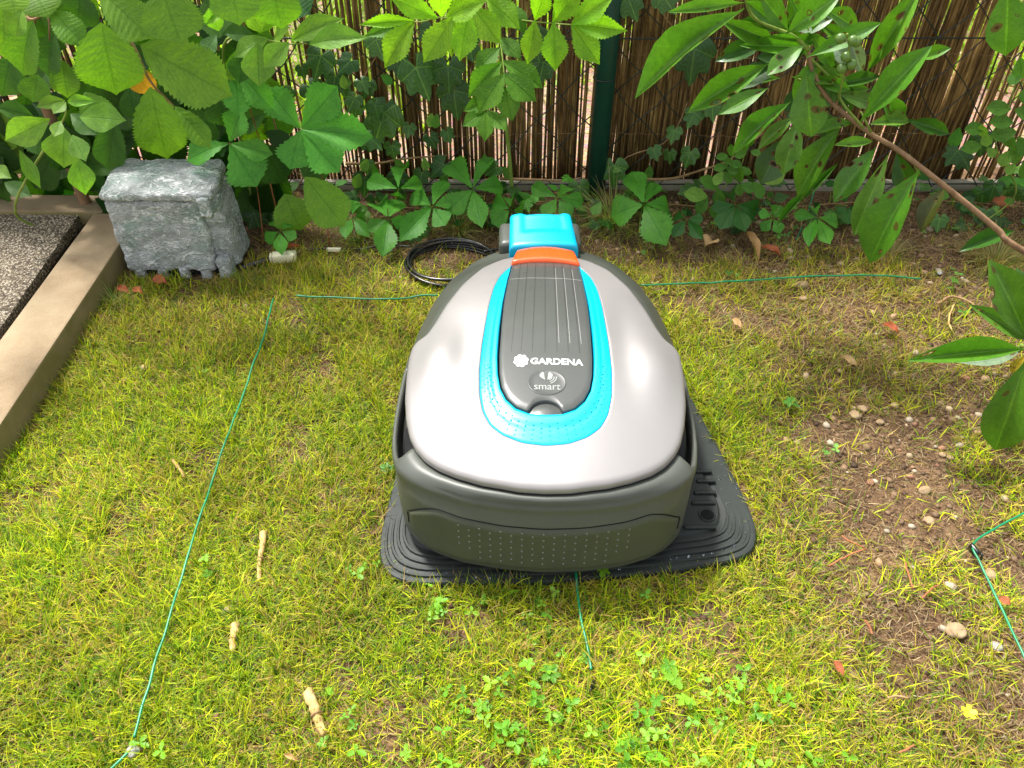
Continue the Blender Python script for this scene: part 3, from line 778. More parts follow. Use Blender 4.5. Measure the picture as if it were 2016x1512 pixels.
# pinwheel emblem
vs, fs = [], []
def addpoly(P, off):
    b = len(vs)
    for (x_, y_) in P: vs.append((x_, y_, F(x_, y_) + off))
    fs.append(tuple(range(b, b + len(P))))
ec = (-.0325, .1885)
addpoly([(ec[0] + .0046 * math.cos(6.2832 * k / 16), ec[1] + .0056 * math.sin(6.2832 * k / 16)) for k in range(16)], .0020)
for k in range(8):
    a0 = k * math.pi / 4; P = []
    for t in np.linspace(0, 1, 6): a = a0 + t * .95; r_ = .0058 + .0006 * t; P.append((a, r_))
    for t in np.linspace(1, 0, 6): a = a0 + t * .95 - .22; r_ = .0072 + .0028 * math.sin(math.pi * min(1, t * 1.0)) ** .7 if t > .02 else .0065; P.append((a, r_))
    addpoly([(ec[0] + r_ * math.cos(a), ec[1] + r_ * 1.2 * math.sin(a)) for a, r_ in P], .0020)
mk('brand_emblem', vs, fs, M['white'], hatch, False)
# smart badge
vs, fs = [], []; bc = (.0015, .150)
for rr_, dz in ((1.0, .0016), (.985, .0024), (.95, .0021), (.6, .0021), (.3, .0021)):
    for k in range(40):
        x_, y_ = bc[0] + .0247 * rr_ * math.cos(6.2832 * k / 40), bc[1] + .0215 * rr_ * math.sin(6.2832 * k / 40); vs.append((x_, y_, F(x_, y_) + dz))
for j in range(4):
    for k in range(40): fs.append((j * 40 + k, j * 40 + (k + 1) % 40, (j + 1) * 40 + (k + 1) % 40, (j + 1) * 40 + k))
fs.append(tuple(160 + k for k in range(40)))
badge = mk('badge', vs, fs, M['badge'], hatch)
text_mesh('badge_lettering', 'smart', .002, .1415, .0335, .0092, M['badgetext'], hatch, .0026, .005)
vs, fs = [], []
for s in (-1, 1):
    P = []
    for t in np.linspace(0, 1, 9): P.append((bc[0] - .001 + s * (.0012 + .0062 * math.sin(math.pi * t) * (1 - .15 * t) + .0034 * t), .1535 + .0145 * t))
    for t in np.linspace(1, 0, 9)[1:-1]: P.append((bc[0] - .001 + s * (.0012 + .0018 * t), .1535 + .0145 * t - .002 * math.sin(math.pi * t)))
    addpoly(P if s > 0 else P[::-1], .0026)
for rr_ in (.0052, .0082, .0112):
    for (a, b) in [(-1.25 + .17 * q, -1.25 + .17 * (q + 1)) for q in range(8)]:
        c_ = (bc[0] + .001, .1585); w2 = .0007
        addpoly([(c_[0] + (rr_ - w2) * math.cos(a), c_[1] + (rr_ - w2) * math.sin(a)), (c_[0] + (rr_ + w2) * math.cos(a), c_[1] + (rr_ + w2) * math.sin(a)),
                 (c_[0] + (rr_ + w2) * math.cos(b), c_[1] + (rr_ + w2) * math.sin(b)), (c_[0] + (rr_ - w2) * math.cos(b), c_[1] + (rr_ - w2) * math.sin(b))], .0027)
mk('badge_symbol', vs, fs, M['badgetext'], hatch, False)
# orange stop button
vs, fs = [], []
us = [-1, -1, -.97, -.93] + list(np.linspace(-.85, .85, 13)) + [.93, .97, 1, 1]; uz = [-.014, -.004, -.001, 0] + [0] * 13 + [0, -.001, -.004, -.014]
vv = [(.4325, -.010), (.4325, .002), (.4345, .0065), (.439, .0085), (.448, .0092), (.458, .0088), (.468, .0070), (.476, .0050), (.480, .001), (.4805, -.012)]
for y_, dz in vv:
    for u, z_ in zip(us, uz):
        hw = .0525 - (y_ - .4385) * .16; x_ = u * hw; yy = y_ + .006 * (1 - u * u) * (1 if dz > 0 else .9)
        vs.append((x_, yy - .002, F(0, min(yy, .45)) + .001 - .004 * u * u + dz + z_))
nu = len(us)
for j in range(len(vv) - 1):
    for i in range(nu - 1): fs.append((j * nu + i, j * nu + i + 1, (j + 1) * nu + i + 1, (j + 1) * nu + i))
mk('stop_button', vs, fs, M['orange'], mower)
# outer body shell
out_h = [(0, -.019), (.05, -.016), (.10, -.007), (.143, .010), (.167, .027), (.184, .050), (.194, .078), (.200, .11), (.2035, .15), (.205, .19), (.2055, .24), (.2035, .29), (.194, .36), (.180, .43), (.158, .50), (.124, .56), (.095, .590), (.062, .611), (.03, .621), (0, .624)]
bot_h = [(0, -.021), (.05, -.0175), (.10, -.009), (.135, .004), (.160, .020), (.180, .043), (.189, .07), (.193, .11), (.194, .19), (.194, .28), (.185, .36), (.17, .43), (.148, .49), (.115, .55), (.058, .60), (0, .612)]
outr = smooth_r(radial(sym(out_h), MC, NA), 4); botr = smooth_r(radial(sym(bot_h), MC, NA), 4)
yo = MC[1] + outr * SY
zr = np.interp(yo, [-.02, .0, .03, .07, .1, .2, .3, .45, .6], [.150, .150, .148, .140, .133, .126, .122, .122, .113])
zr = smooth_r(zr, 6)
slot = sstep(.055, .066, yo) * (1 - sstep(.262, .275, yo))
slot = np.where(np.abs(outr * CX) > .1, slot, 0)
shelf_in = sil - .010
def mixz(a, b): return a * (1 - slot) + b * slot
def mixr(a, b): return a * (1 - slot) + b * slot
rim = outr - .0035
inner_rim = mixr(sil * .5 + outr * .5, outr - .0075)
zin = FZ(sil, -.0125)
zmid = np.maximum(zr + .004, zin * .45 + zr * .55 + .004)
rear = (1 - sstep(.0, .06, yo)) * (SY < 0)
rg = [(botr - .006, .026), (botr, .034), (botr + .0008, .045), ((botr + outr) / 2 + .0005, .075), (outr - .0015 * (1 - rear), zr * .42 + .052), (outr - .003 * (1 - rear) - .0004 * rear, zr - .026), (outr - .0012 - .0058 * rear, zr - .0175), (outr - .0075 * rear, zr - .010), (outr - .0010 - .0070 * rear, zr - .0035), (outr - .0035 - .0085 * rear, zr - .0002),
      (inner_rim, mixz(zmid, zr - .003)), (mixr(sil + .003, outr - .0090), mixz(zin + .0012, zr - .02)), (mixr(sil - .002, outr - .0100), mixz(zin - .001, .06)), (sil - .02, mixz(zin - .004, .05)), (sil - .05, mixz(zin - .010, .045))]
loft('body_shell', rg, MC, M['shell'], mower, False)
loft('chassis_floor', [(botr - .007, .027), (botr * .5, .03)], MC, M['black'], mower)
# wheels in the side slots
for s in (-1, 1):
    wh = empty('drive_wheel'); wh.parent = mower; wh.location = (s * .168, .155, .088)
    n = 40
    vs, fs = [], []
    for xo_, r_ in ((-.017, .03), (-.017, .066), (-.013, .0725), (.013, .0725), (.017, .066), (.017, .03)):
        for k in range(n):
            rr_ = r_ + (.0022 if (k % 4 < 2 and r_ > .07) else 0); vs.append((xo_, rr_ * math.cos(6.2832 * k / n), rr_ * math.sin(6.2832 * k / n)))
    for j in range(5):
        for k in range(n): fs.append((j * n + k, j * n + (k + 1) % n, (j + 1) * n + (k + 1) % n, (j + 1) * n + k))
    mk('tyre', vs, fs, M['rubber'], wh, False)
    mk('hub', [(q, .03 * math.cos(6.2832 * k / 24), .03 * math.sin(6.2832 * k / 24)) for q in (-.014, .014) for k in range(24)], [(k, (k + 1) % 24, 24 + (k + 1) % 24, 24 + k) for k in range(24)] + [tuple(range(24)), tuple(range(24, 48))], M['shell'], wh)
    wh.location.z = .078
# bumper pad: moulded panel proud of the rear wall, and its knobs
def wall(x_, z_):
    """point and outward normal on the rear wall for lateral position x and height z"""
    a = math.atan2(-.24, x_ * 1.0)
    for _ in range(12):
        k = (a % (2 * math.pi)) / (2 * math.pi) * NA; i = int(k) % NA; f_ = k - int(k)
        ro = outr[i] * (1 - f_) + outr[(i + 1) % NA] * f_; rb = botr[i] * (1 - f_) + botr[(i + 1) % NA] * f_
        r_ = np.interp(z_, [.034, .045, .075, .115, .124, .134, .142], [rb, rb + .0008, (ro + rb) / 2 + .0005, ro, ro - .0004, ro - .007, ro - .0075])
        X = r_ * math.cos(a); a -= (X - x_) / max(.12, abs(r_ * math.sin(a)))
    return Vector((MC[0] + r_ * math.cos(a), MC[1] + r_ * math.sin(a), z_)), Vector((math.cos(a), math.sin(a), 0))
NX, NZ = 60, 14; vs, fs = [], []
def pad_top(u): return .1185 + .004 * min(1, (u / .7) ** 2) - .040 * max(0, abs(u) - .72) ** 1.8 / .28 ** 1.8
def pad_bot(u): return .040 + .020 * max(0, abs(u) - .86) / .14
for i in range(NX + 1):
    u = -1 + 2 * i / NX; x_ = u * .172
    for j in range(NZ + 1):
        v = j / NZ; z_ = pad_bot(u) * (1 - v) + pad_top(u) * v
        edge = min(1, (1 - abs(u)) / .02, v / .06, (1 - v) / .05)
        p, nn_ = wall(x_, z_); vs.append(p + nn_ * (-.0010 + .0046 * max(0, edge) ** .5))
for i in range(NX):
    for j in range(NZ): a = i * (NZ + 1) + j; fs.append((a, a + NZ + 1, a + NZ + 2, a + 1))
pad = mk('bumper_pad', vs, fs, M['pad'], mower)
P = []
for u in np.linspace(-1, 1, 60): p, nn_ = wall(u * .1725, pad_top(u) + .0008); P.append(p + nn_ * .0004)
for z_ in np.linspace(pad_top(1), pad_bot(1), 8)[1:]: p, nn_ = wall(.173, z_); P.append(p + nn_ * .0004)
vs, fs = tube_data([wall(-.173, z_)[0] + wall(-.173, z_)[1] * .0004 for z_ in np.linspace(pad_bot(1), pad_top(1), 8)[:-1]] + P, .0007, 6); mk('pad_seam', vs, fs, M['black'], mower)
dvs, dfs = [], []
for i, x_ in enumerate(np.linspace(-.102, .102, 17)):
    u = x_ / .102; rows = 5 if i % 2 else 6
    if abs(u) > .8: rows = 4
    for j in range(rows):
        z_ = .113 - (.0055 if i % 2 else 0) - j * .0112 - .002 * u * u
        p, nn_ = wall(x_, z_); b = len(dvs)
        tv = nn_.cross(Vector((0, 0, 1)))
        for v in iv: dvs.append(p + nn_ * (.0035 + .0014 * v.x) + tv * v.y * .0017 + Vector((0, 0, 1)) * v.z * .0017)
        dfs += [tuple(b + q for q in f) for f in ifc]
mk('grip_knobs', dvs, dfs, M['knob_lit'], pad, kind='stuff')
# knobs on the turquoise ring
dvs, dfs = [], []
for k in range(260):
    a = -math.pi / 2 + random.uniform(-1, 1) * 1.75; 
ring_i = 0
for a in np.linspace(-math.pi / 2 - 1.75, -math.pi / 2 + 1.75, 56):
    for j in range(4):
        i = int((a % (2 * math.pi)) / (2 * math.pi) * NA); ro, ri = blu[i], hat0[i] + .004
        t = .14 + .16 * j + (.08 if ring_i % 2 else 0); t = min(t, .72)
        if abs(a + math.pi / 2) > .9 and j in (0, 3): continue
        r_ = ro * (1 - t) + ri * t; x_, y_ = MC[0] + r_ * math.cos(a), MC[1] + r_ * math.sin(a)
        dz = .0003 + .0022 * math.sin(min(1, t / .82) * math.pi * .5) ** 2
        b = len(dvs); s_ = .0014 if abs(a + math.pi / 2) < 1 else .0009
        for v in iv: dvs.append(Vector((x_ + v.x * s_, y_ + v.y * s_, F(x_, y_) + dz - .0001 + v.z * s_ * .55)))
        dfs += [tuple(b + q for q in f) for f in ifc]
    ring_i += 1
mk('ring_knobs', dvs, dfs, M['blue'], mower, kind='stuff')

# ------------------------------------------------------------------ faux-rock socket box
rb = empty('garden_socket_box', (-.640, 1.29, 0), 0, 'grey faux-rock garden socket box standing by the corner of the edging stones', 'socket box')
def rocky(name, x0, x1, y0, y1, z0, z1, parent, rad=.02, amp=.004, taper=0, step=.006, seed=0, sc=26, shape=None):
    nx, ny, nz = [max(2, int(round(d / step))) for d in (x1 - x0, y1 - y0, z1 - z0)]
    rad = min(rad, .98 * min(x1 - x0, y1 - y0, z1 - z0) / 2)
    idx = {}; vs = []; fs = []
    c = Vector(((x0 + x1) / 2, (y0 + y1) / 2, (z0 + z1) / 2)); h = Vector(((x1 - x0) / 2, (y1 - y0) / 2, (z1 - z0) / 2))
    def vid(i, j, k):
        if (i, j, k) in idx: return idx[(i, j, k)]
        p = Vector((x0 + (x1 - x0) * i / nx, y0 + (y1 - y0) * j / ny, z0 + (z1 - z0) * k / nz)) - c
        q = Vector([max(-h[a] + rad, min(h[a] - rad, p[a])) for a in range(3)]) if min(h) > rad else p * .7
        d = p - q; d = d.normalized() if d.length > 1e-9 else Vector((0, 0, 1))
        s = q + d * rad if min(h) > rad else p
        n1 = noise.noise((s + c) * sc + Vector((seed, 0, 0))) ; n2 = noise.noise((s + c) * sc * 3.1 + Vector((0, seed, 0)))
        n3 = abs(noise.noise((s + c) * sc * 1.9 + Vector((seed, seed, 3))))
        s = s + d * amp * (n1 + .5 * n2 + 1.1 * (.4 - n3))
        s.x += taper * (s.z / (2 * h.z)) * (1 if s.x > 0 else .3)
        s = s + c
        if shape: s = shape(s)
        idx[(i, j, k)] = len(vs); vs.append(s); return idx[(i, j, k)]
    for i in range(nx):
        for j in range(ny):
            fs.append((vid(i, j, 0), vid(i, j + 1, 0), vid(i + 1, j + 1, 0), vid(i + 1, j, 0))); fs.append((vid(i, j, nz), vid(i + 1, j, nz), vid(i + 1, j + 1, nz), vid(i, j + 1, nz)))
    for i in range(nx):
        for k in range(nz):
            fs.append((vid(i, 0, k), vid(i + 1, 0, k), vid(i + 1, 0, k + 1), vid(i, 0, k + 1))); fs.append((vid(i, ny, k), vid(i, ny, k + 1), vid(i + 1, ny, k + 1), vid(i + 1, ny, k)))
    for j in range(ny):
        for k in range(nz):
            fs.append((vid(0, j, k), vid(0, j, k + 1), vid(0, j + 1, k + 1), vid(0, j + 1, k))); fs.append((vid(nx, j, k), vid(nx, j + 1, k), vid(nx, j + 1, k + 1), vid(nx, j, k + 1)))
    return mk(name, vs, fs, M['faux'], parent)
rocky('front_flap', -.101, .070, -.004, .02, .016, .164, rb, .006, .0035, 0, .0045, 1)
rocky('body', -.100, .103, .012, .118, .004, .172, rb, .022, .004, -.012, .006, 2)
def lid_shape(s):
    t = float(sstep(-.012, .06, s.y)); s.z = .167 + (s.z - .167) * (.62 + .38 * t)
    b_ = max(0, (s.y - .035) / .085); s.x *= 1 - .13 * b_ ** 2.2; s.z -= .006 * b_ ** 3 ; return s
rocky('lid', -.102, .101, -.009, .120, .167, .195, rb, .010, .0030, 0, .0045, 3, shape=lid_shape)
rocky('lid_tab', .072, .094, -.014, .012, .138, .176, rb, .004, .002, 0, .005, 4)
rocky('lower_tab', .072, .100, -.012, .02, .0, .045, rb, .007, .0025, 0, .005, 5)
for x_ in (-.092, -.048, -.006, .036): rocky('foot', x_, x_ + .020, -.006, .016, -.004, .022, rb, .005, .002, 0, .005, 6 + x_ * 10)
bm = bbox_bm(-.09, .08, .004, .016, .003, .02); from_bm('flap_shadow_gap', bm, M['black'], rb, False)  # solid black block put in as the shade under the flap

# ------------------------------------------------------------------ cables, wires, connector
coil_c = G(890, 519, .012)
coil = empty('black_cable_coil', (coil_c.x, coil_c.y, 0), label='coil of glossy black cable lying on the grass left of the turquoise cap', cat='cable coil')
for k in range(5):
    P = []
    rr_ = .088 + .003 * (k % 3); ph = random.uniform(0, 6)
    for t in np.linspace(0, 2 * math.pi, 48): P.append(Vector(((rr_ + .0022 * math.sin(2 * t + ph)) * math.cos(t) * .95, (rr_ + .002 * math.sin(3 * t + ph)) * math.sin(t) * .80, .006 + .0052 * k * .8 + .002 * math.sin(t * 2 + ph))))
    vs, fs = tube_data(P, .0029, 8); mk('cable_loop', vs, fs, M['cable'], coil)
def ground_wire(name, pts, z, r, mat, label, cat, group=None, wob=.0015):
    P = [G(a, b, z) for a, b in pts]; Q = catmull(P, 10)
    for i, p in enumerate(Q):
        p.z += wob * 2 * noise.noise(p * 22); p.x += wob * noise.noise(p * 30 + Vector((5, 0, 0))); p.y += wob * noise.noise(p * 30 + Vector((0, 5, 0)))
    vs, fs = tube_data(Q, r, 8); o = mk(name, vs, fs, mat); return tag(o, label, cat, group)
ground_wire('power_cable', [(952, 496), (985, 490), (1010, 478)], .02, .0028, M['cable'], 'short black cable from the coil to the charging station', 'cable')
ground_wire('power_cable', [(470, 530), (500, 520), (536, 509)], .012, .0058, M['cable'], 'thick black cable from the faux-rock box to the cream connector', 'cable')
ground_wire('power_cable', [(580, 503), (605, 494), (645, 488), (700, 490), (760, 484), (812, 486)], .010, .0016, M['cable'], 'thin black cable from the cream connector to the coil', 'cable')
GW = 'green boundary wires'
ground_wire('boundary_wire', [(538, 588), (520, 660), (480, 770), (440, 880), (400, 1000), (350, 1160), (310, 1290), (275, 1405), (263, 1452)], .023, .0016, M['wire'], 'long straight green wire running down the lawn at the left', 'boundary wire', GW)
ground_wire('boundary_wire', [(252, 1482), (236, 1498), (215, 1518)], .02, .0016, M['wire'], 'short end of green wire below the grey stone at bottom left', 'boundary wire', GW)
ground_wire('boundary_wire', [(583, 583), (640, 584), (700, 588), (770, 588), (830, 582), (862, 581)], .024, .0016, M['wire'], 'green wire running level from the left to the mower, under the cable coil', 'boundary wire', GW)
ground_wire('boundary_wire', [(1262, 561), (1350, 558), (1480, 552), (1600, 544), (1720, 541), (1812, 548)], .024, .0016, M['wire'], 'green wire running level from the mower to the right over bare soil', 'boundary wire', GW)
ground_wire('boundary_wire', [(1133, 1126), (1138, 1160), (1143, 1210), (1156, 1268), (1160, 1290), (1164, 1318)], .018, .0016, M['wire'], 'green wire coming out under the front edge of the base plate', 'boundary wire', GW)
ground_wire('boundary_wire', [(2060, 990), (2010, 1012), (1950, 1046), (1920, 1066), (1914, 1082), (1930, 1108), (1950, 1150), (1975, 1205), (1995, 1250), (2030, 1325)], .020, .0015, M['wire'], 'green wire bending round a black peg at the right edge', 'boundary wire', GW)
o = tube('boundary_wire', [V(1612, 345, 1.60), V(1600, 385, 1.56), V(1588, 425, 1.53), G(1568, 472, .012)], .0014, M['wire']); tag(o, 'thin green wire rising from the soil through the fence behind the laurel branch', 'boundary wire', GW)
def peg(px_, py_, label, s=1.):
    p = G(px_, py_, .02); e = empty('wire_peg', (p.x, p.y, .012), random.uniform(0, 3), label, 'wire peg', 'black wire pegs')
    from_bm('peg_head', bbox_bm(-.010 * s, .010 * s, -.004 * s, .004 * s, 0, .016 * s, .003, 2), M['cable'], e)
    tube('peg_hook', [(-.009 * s, 0, .012 * s), (-.015 * s, 0, .016 * s), (-.018 * s, 0, .006 * s)], .002 * s, M['cable'], e, 6)
peg(1168, 1345, 'black plastic peg holding the green wire in front of the mower', .6)
peg(1918, 1082, 'black plastic peg at the bend of the green wire near the right edge', .8)
cn = G(560, 505, .016); e = empty('cable_connector', (cn.x, cn.y, .012), .12, 'cream white plastic cable connector right of the faux-rock box', 'connector')
from_bm('housing', bbox_bm(-.0235, .0235, -.010, .010, -.006, .012, .003, 2), M['cream'], e)
from_bm('latch', bbox_bm(-.008, -.003, .006, .012, .008, .020, .0012, 1), M['cream'], e)
from_bm('collar', bbox_bm(-.0285, -.0240, -.008, .008, -.004, .010, .001, 1), M['cream'], e)
cn = G(657, 491, .012); o = from_bm('cable_clip', bbox_bm(cn.x - .014, cn.x + .014, cn.y - .0035, cn.y + .0035, .008, .015, .0012, 2), M['cream']); tag(o, 'small cream white clip on the thin black cable', 'cable clip')

# ------------------------------------------------------------------ loose stones, sticks, litter
SG = 'loose stones lying on the soil'
def stone(px_, py_, wpx, hpx, mat, label, seed):
    p = G(px_, py_, .01); s = pxm(p)
    bm = rock_bm((wpx * s / 2, hpx * s / 2 * 1.25, wpx * s * .30), 3, .15, seed)
    o = from_bm('stone', bm, M[mat]); o.location = (p.x, p.y, .004 + wpx * s * .07); o.rotation_euler = (0, 0, random.uniform(-.4, .4)); tag(o, label, 'stone', SG)
stone(1885, 1237, 38, 28, 'cobble', 'largest pale tan stone, on the bare soil left of the green wire', 1)
stone(1965, 1268, 22, 17, 'greystone', 'small whitish grey stone beside the green wire at the right', 2)
stone(1952, 1126, 22, 20, 'cobble', 'round brown stone touching the green wire near the right peg', 3)
stone(1832, 1021, 22, 16, 'cobble', 'oval tan stone left of and above the right peg', 4)
stone(1578, 558, 28, 12, 'cobble', 'flat tan stone just below the level green wire at the right', 5)
stone(1582, 583, 15, 10, 'cobble', 'small tan stone under the flat one near the level green wire', 6)
stone(1764, 793, 15, 12, 'cobble', 'round yellowish pebble at the right of the gravelly patch', 7)
stone(1735, 826, 15, 10, 'cobble', 'pale oval pebble in the middle of the gravelly patch', 8)
stone(1700, 800, 20, 14, 'cobble', 'greenish tan stone at the top of the gravelly patch', 9)
stone(1685, 812, 22, 18, 'cobble', 'dark tan stone half buried at the left of the gravelly patch', 10)
stone(1571, 865, 12, 9, 'cobble', 'small pale pebble in thin grass left of the gravelly patch', 11)
stone(1858, 890, 13, 10, 'cobble', 'left one of two pebbles near the drooping laurel leaf', 12)
stone(1874, 896, 13, 9, 'cobble', 'right one of two pebbles near the drooping laurel leaf', 13)
stone(1656, 725, 12, 9, 'cobble', 'yellow-white pebble in the grass above the gravelly patch', 14)
stone(1852, 533, 10, 8, 'greystone', 'small whitish pebble above the end of the level wire', 15)
stone(1782, 538, 12, 8, 'cobble', 'pale pebble just above the level wire under the laurel leaves', 16)
stone(258, 1475, 27, 19, 'greystone', 'angular light grey stone on the green wire at bottom left', 17)
stone(1823, 961, 26, 14, 'cobble', 'dull brown flat stone in the bare soil below the gravelly patch', 18)
stone(788, 541, 8, 7, 'cobble', 'tiny pinkish pebble beside the cable coil', 19)

def stick(pts, r, mat, name, label, cat, z=.014, group=None):
    P = [G(a, b, z) for a, b in pts]; Q = catmull(P, 5); n_ = len(Q)
    for q_ in Q: q_.x += .0018 * noise.noise(q_ * 90); q_.y += .0018 * noise.noise(q_ * 90 + Vector((7, 0, 0))); q_.z += .003 * noise.noise(q_ * 60)
    vs, fs = tube_data(Q, lambda t: r * (1 - .3 * abs(t - .4)) * (1 + .12 * math.sin(t * 23)), 8)
    o = mk(name, vs, fs, M[mat]); return tag(o, label, cat, group)
BG = 'pieces of split cane lying in the lawn'
def cane(a, b, r, label):
    A, B = G(*a, .011), G(*b, .010); e = empty('cane_piece', A, 0, label, 'cane piece', BG); d = B - A
    vs, fs = tube_data(catmull([Vector((0, 0, 0)), d * .3 + Vector((.001, 0, .002)), d * .62 + Vector((-.0012, 0, 0)), d * 1.0 + Vector((0, 0, -.004))], 5), lambda t: r * (1.05 - .35 * t), 10); vs = [v + Vector((noise.noise(v * 160), noise.noise(v * 160 + Vector((3, 0, 0))), noise.noise(v * 130 + Vector((0, 3, 0))))) * r * .55 for v in vs]; mk('stalk', vs, fs, M['bamboo'], e)
    for t in (.12, .55):
        vs, fs = tube_data([d * t, d * (t + .035)], r * 1.12, 10); mk('node_ring', vs, fs, M['drytwig'], e)
cane((606, 1362), (638, 1444), .0068, 'thickest yellow cane piece, in a bare groove at the bottom of the lawn')
cane((463, 1229), (457, 1281), .0048, 'short pale cane piece right of the long green wire')
cane((518, 1048), (509, 1140), .0040, 'long thin split cane piece, uppermost of the three in the lawn')
stick([(340, 905), (352, 922), (362, 938)], .0024, 'bamboo', 'straw_piece', 'short straw left of the long green wire', 'straw')
TG = 'rust-red twigs on the bare soil'
for pts, lab in (([(1632, 1114), (1668, 1094), (1705, 1081)], 'longest rust-red twig, slanting, right of the base plate corner'), ([(1657, 1053), (1680, 1068), (1702, 1080)], 'short rust-red twig meeting the longest one at its upper end'),
                 ([(1783, 1106), (1789, 1132), (1795, 1160)], 'upright rust-red twig between the longest twig and the right peg'), ([(1815, 1176), (1832, 1162), (1848, 1150)], 'small slanting rust-red twig above the largest stone'),
                 ([(1702, 1222), (1712, 1236), (1719, 1248)], 'tiny rust-red twig in the grass left of the largest stone'), ([(1770, 1280 + 202), (1785, 1474), (1800, 1466)], 'rust-red twig at the bottom edge of the photo')):
    stick(pts, .0012, 'redtwig', 'twig', lab, 'twig', .02, TG)
stick([(1845, 598), (1870, 585), (1900, 590), (1932, 612)], .0022, 'drytwig', 'dry_twig', 'arched dry brown stem on the soil left of the right-edge laurel leaves', 'dry twig', .014)
stick([(1878, 600), (1868, 625), (1874, 652)], .0016, 'bamboo', 'dry_twig', 'pale dry root hanging below the arched brown stem', 'dry twig', .014)
stick([(1746, 1373), (1770, 1370), (1790, 1374)], .0014, 'drytwig', 'dry_twig', 'dark dry stem in the grass above the yellow flower', 'dry twig', .024)

# ------------------------------------------------------------------ leaves
def prof(pts):
    xs = [p[0] for p in pts]; ys = [p[1] for p in pts]; m = max(ys); ys = [y / m * .5 for y in ys]
    return lambda v: float(np.interp(v, xs, ys))
def leaf_mesh(name, wf, mat, rows, m=3, tooth=.0, chev=.25, pleat=0., fold=.12, droop=.12, period=2, side=0., toothp=2, wave=0., seed=0):
    vs, fs, uv = [], [], []
    rd = random.Random(seed)
    for i in range(rows + 1):
        v = i / rows; hw = wf(v)
        jit = rd.uniform(-.03, .03)
        for j in range(-m, m + 1):
            u = j / m; au = abs(u)
            ww = hw * (1 + (tooth * ((i % toothp) / max(1, toothp - 1) - .5) * 2 + jit * .6 if au == 1 else 0))
            y = v + chev * au * hw * (1 - v) * 1.0 - chev * .12 * au * (v < .25) * (1 - v * 4)
            z = fold * au * ww - droop * v * v + pleat * (1 if i % period < period / 2 else -1) * math.sin(math.pi * min(1, au * .9 + .08)) + side * u * hw + wave * math.sin(v * 9 + seed) * au
            vs.append((u * ww, y, z)); uv.append((u * .5 + .5, v))
    w_ = 2 * m + 1
    for i in range(rows):
        for j in range(2 * m): a = i * w_ + j; fs.append((a, a + 1, a + w_ + 1, a + w_))
    me = bpy.data.meshes.new(name); me.from_pydata(vs, [], fs); me.materials.append(M[mat])
    ul = me.uv_layers.new(name='UVMap'); 
    for l in me.loops: ul.data[l.index].uv = uv[l.vertex_index]
    me.polygons.foreach_set('use_smooth', [True] * len(me.polygons)); me.update(); return me
P_HAZEL = prof([(0, .0), (.02, .34), (.08, .68), (.2, .90), (.35, .96), (.5, 1), (.65, .94), (.77, .76), (.86, .48), (.92, .22), (.96, .09), (1, 0)])
P_DOG = prof([(0, .0), (.05, .22), (.2, .72), (.4, 1), (.55, .97), (.72, .72), (.86, .36), (.95, .1), (1, 0)])
P_LAU = prof([(0, .03), (.05, .06), (.12, .30), (.28, .72), (.5, 1), (.68, .95), (.82, .68), (.92, .33), (1, 0)])
P_CRE = prof([(0, .03), (.08, .22), (.22, .58), (.40, .92), (.55, 1), (.70, .90), (.83, .62), (.92, .30), (.96, .12), (1, 0)])
P_ELD = prof([(0, .03), (.06, .25), (.2, .75), (.38, 1), (.55, .96), (.72, .70), (.86, .36), (.95, .12), (1, 0)])
P_OVAL = prof([(0, .02), (.08, .4), (.25, .82), (.5, 1), (.72, .86), (.88, .5), (1, 0)])
def variants(fn, n): return [fn(s) for s in range(n)]
LM = {
 'hazel': variants(lambda s: leaf_mesh('hazel_leaf', P_HAZEL, 'hazel', 36, 4, .06, .55, .0035, .04 + .04 * s, .06 + .10 * s, 4, 0, 2, .010, s), 4),
 'dog': variants(lambda s: leaf_mesh('dogwood_leaf', P_DOG, 'dogwood', 16, 3, 0, .3, .004, .10 + .06 * s, .08 + .12 * s, 3, 0, 2, .015, s), 3),
 'laurel': variants(lambda s: leaf_mesh('laurel_leaf', P_LAU, 'laurel', 18, 3, 0, .2, .0, .14 + .10 * s, .05 + .10 * s, 2, 0, 2, .012, s), 4),
 'creeper': variants(lambda s: leaf_mesh('creeper_leaflet', P_CRE, 'creeper', 20, 3, .10, .5, .002, .06 + .05 * s, .06 + .12 * s, 3, 0, 2, .01, s), 3),
 'elder': variants(lambda s: leaf_mesh('elder_leaflet', P_ELD, 'elder', 26, 3, .08, .4, .003, .07 + .05 * s, .08 + .10 * s, 3, 0, 2, .012, s), 3),
 'rose': variants(lambda s: leaf_mesh('small_leaflet', P_OVAL, 'rose', 14, 2, .05, .3, .003, .12, .1, 3, 0, 2, .01, s), 2),
 'dead': variants(lambda s: leaf_mesh('dead_leaf', P_DOG, 'dead', 14, 3, .03, .3, .01, .5, .35, 3, 0, 2, .08, s), 2),
}
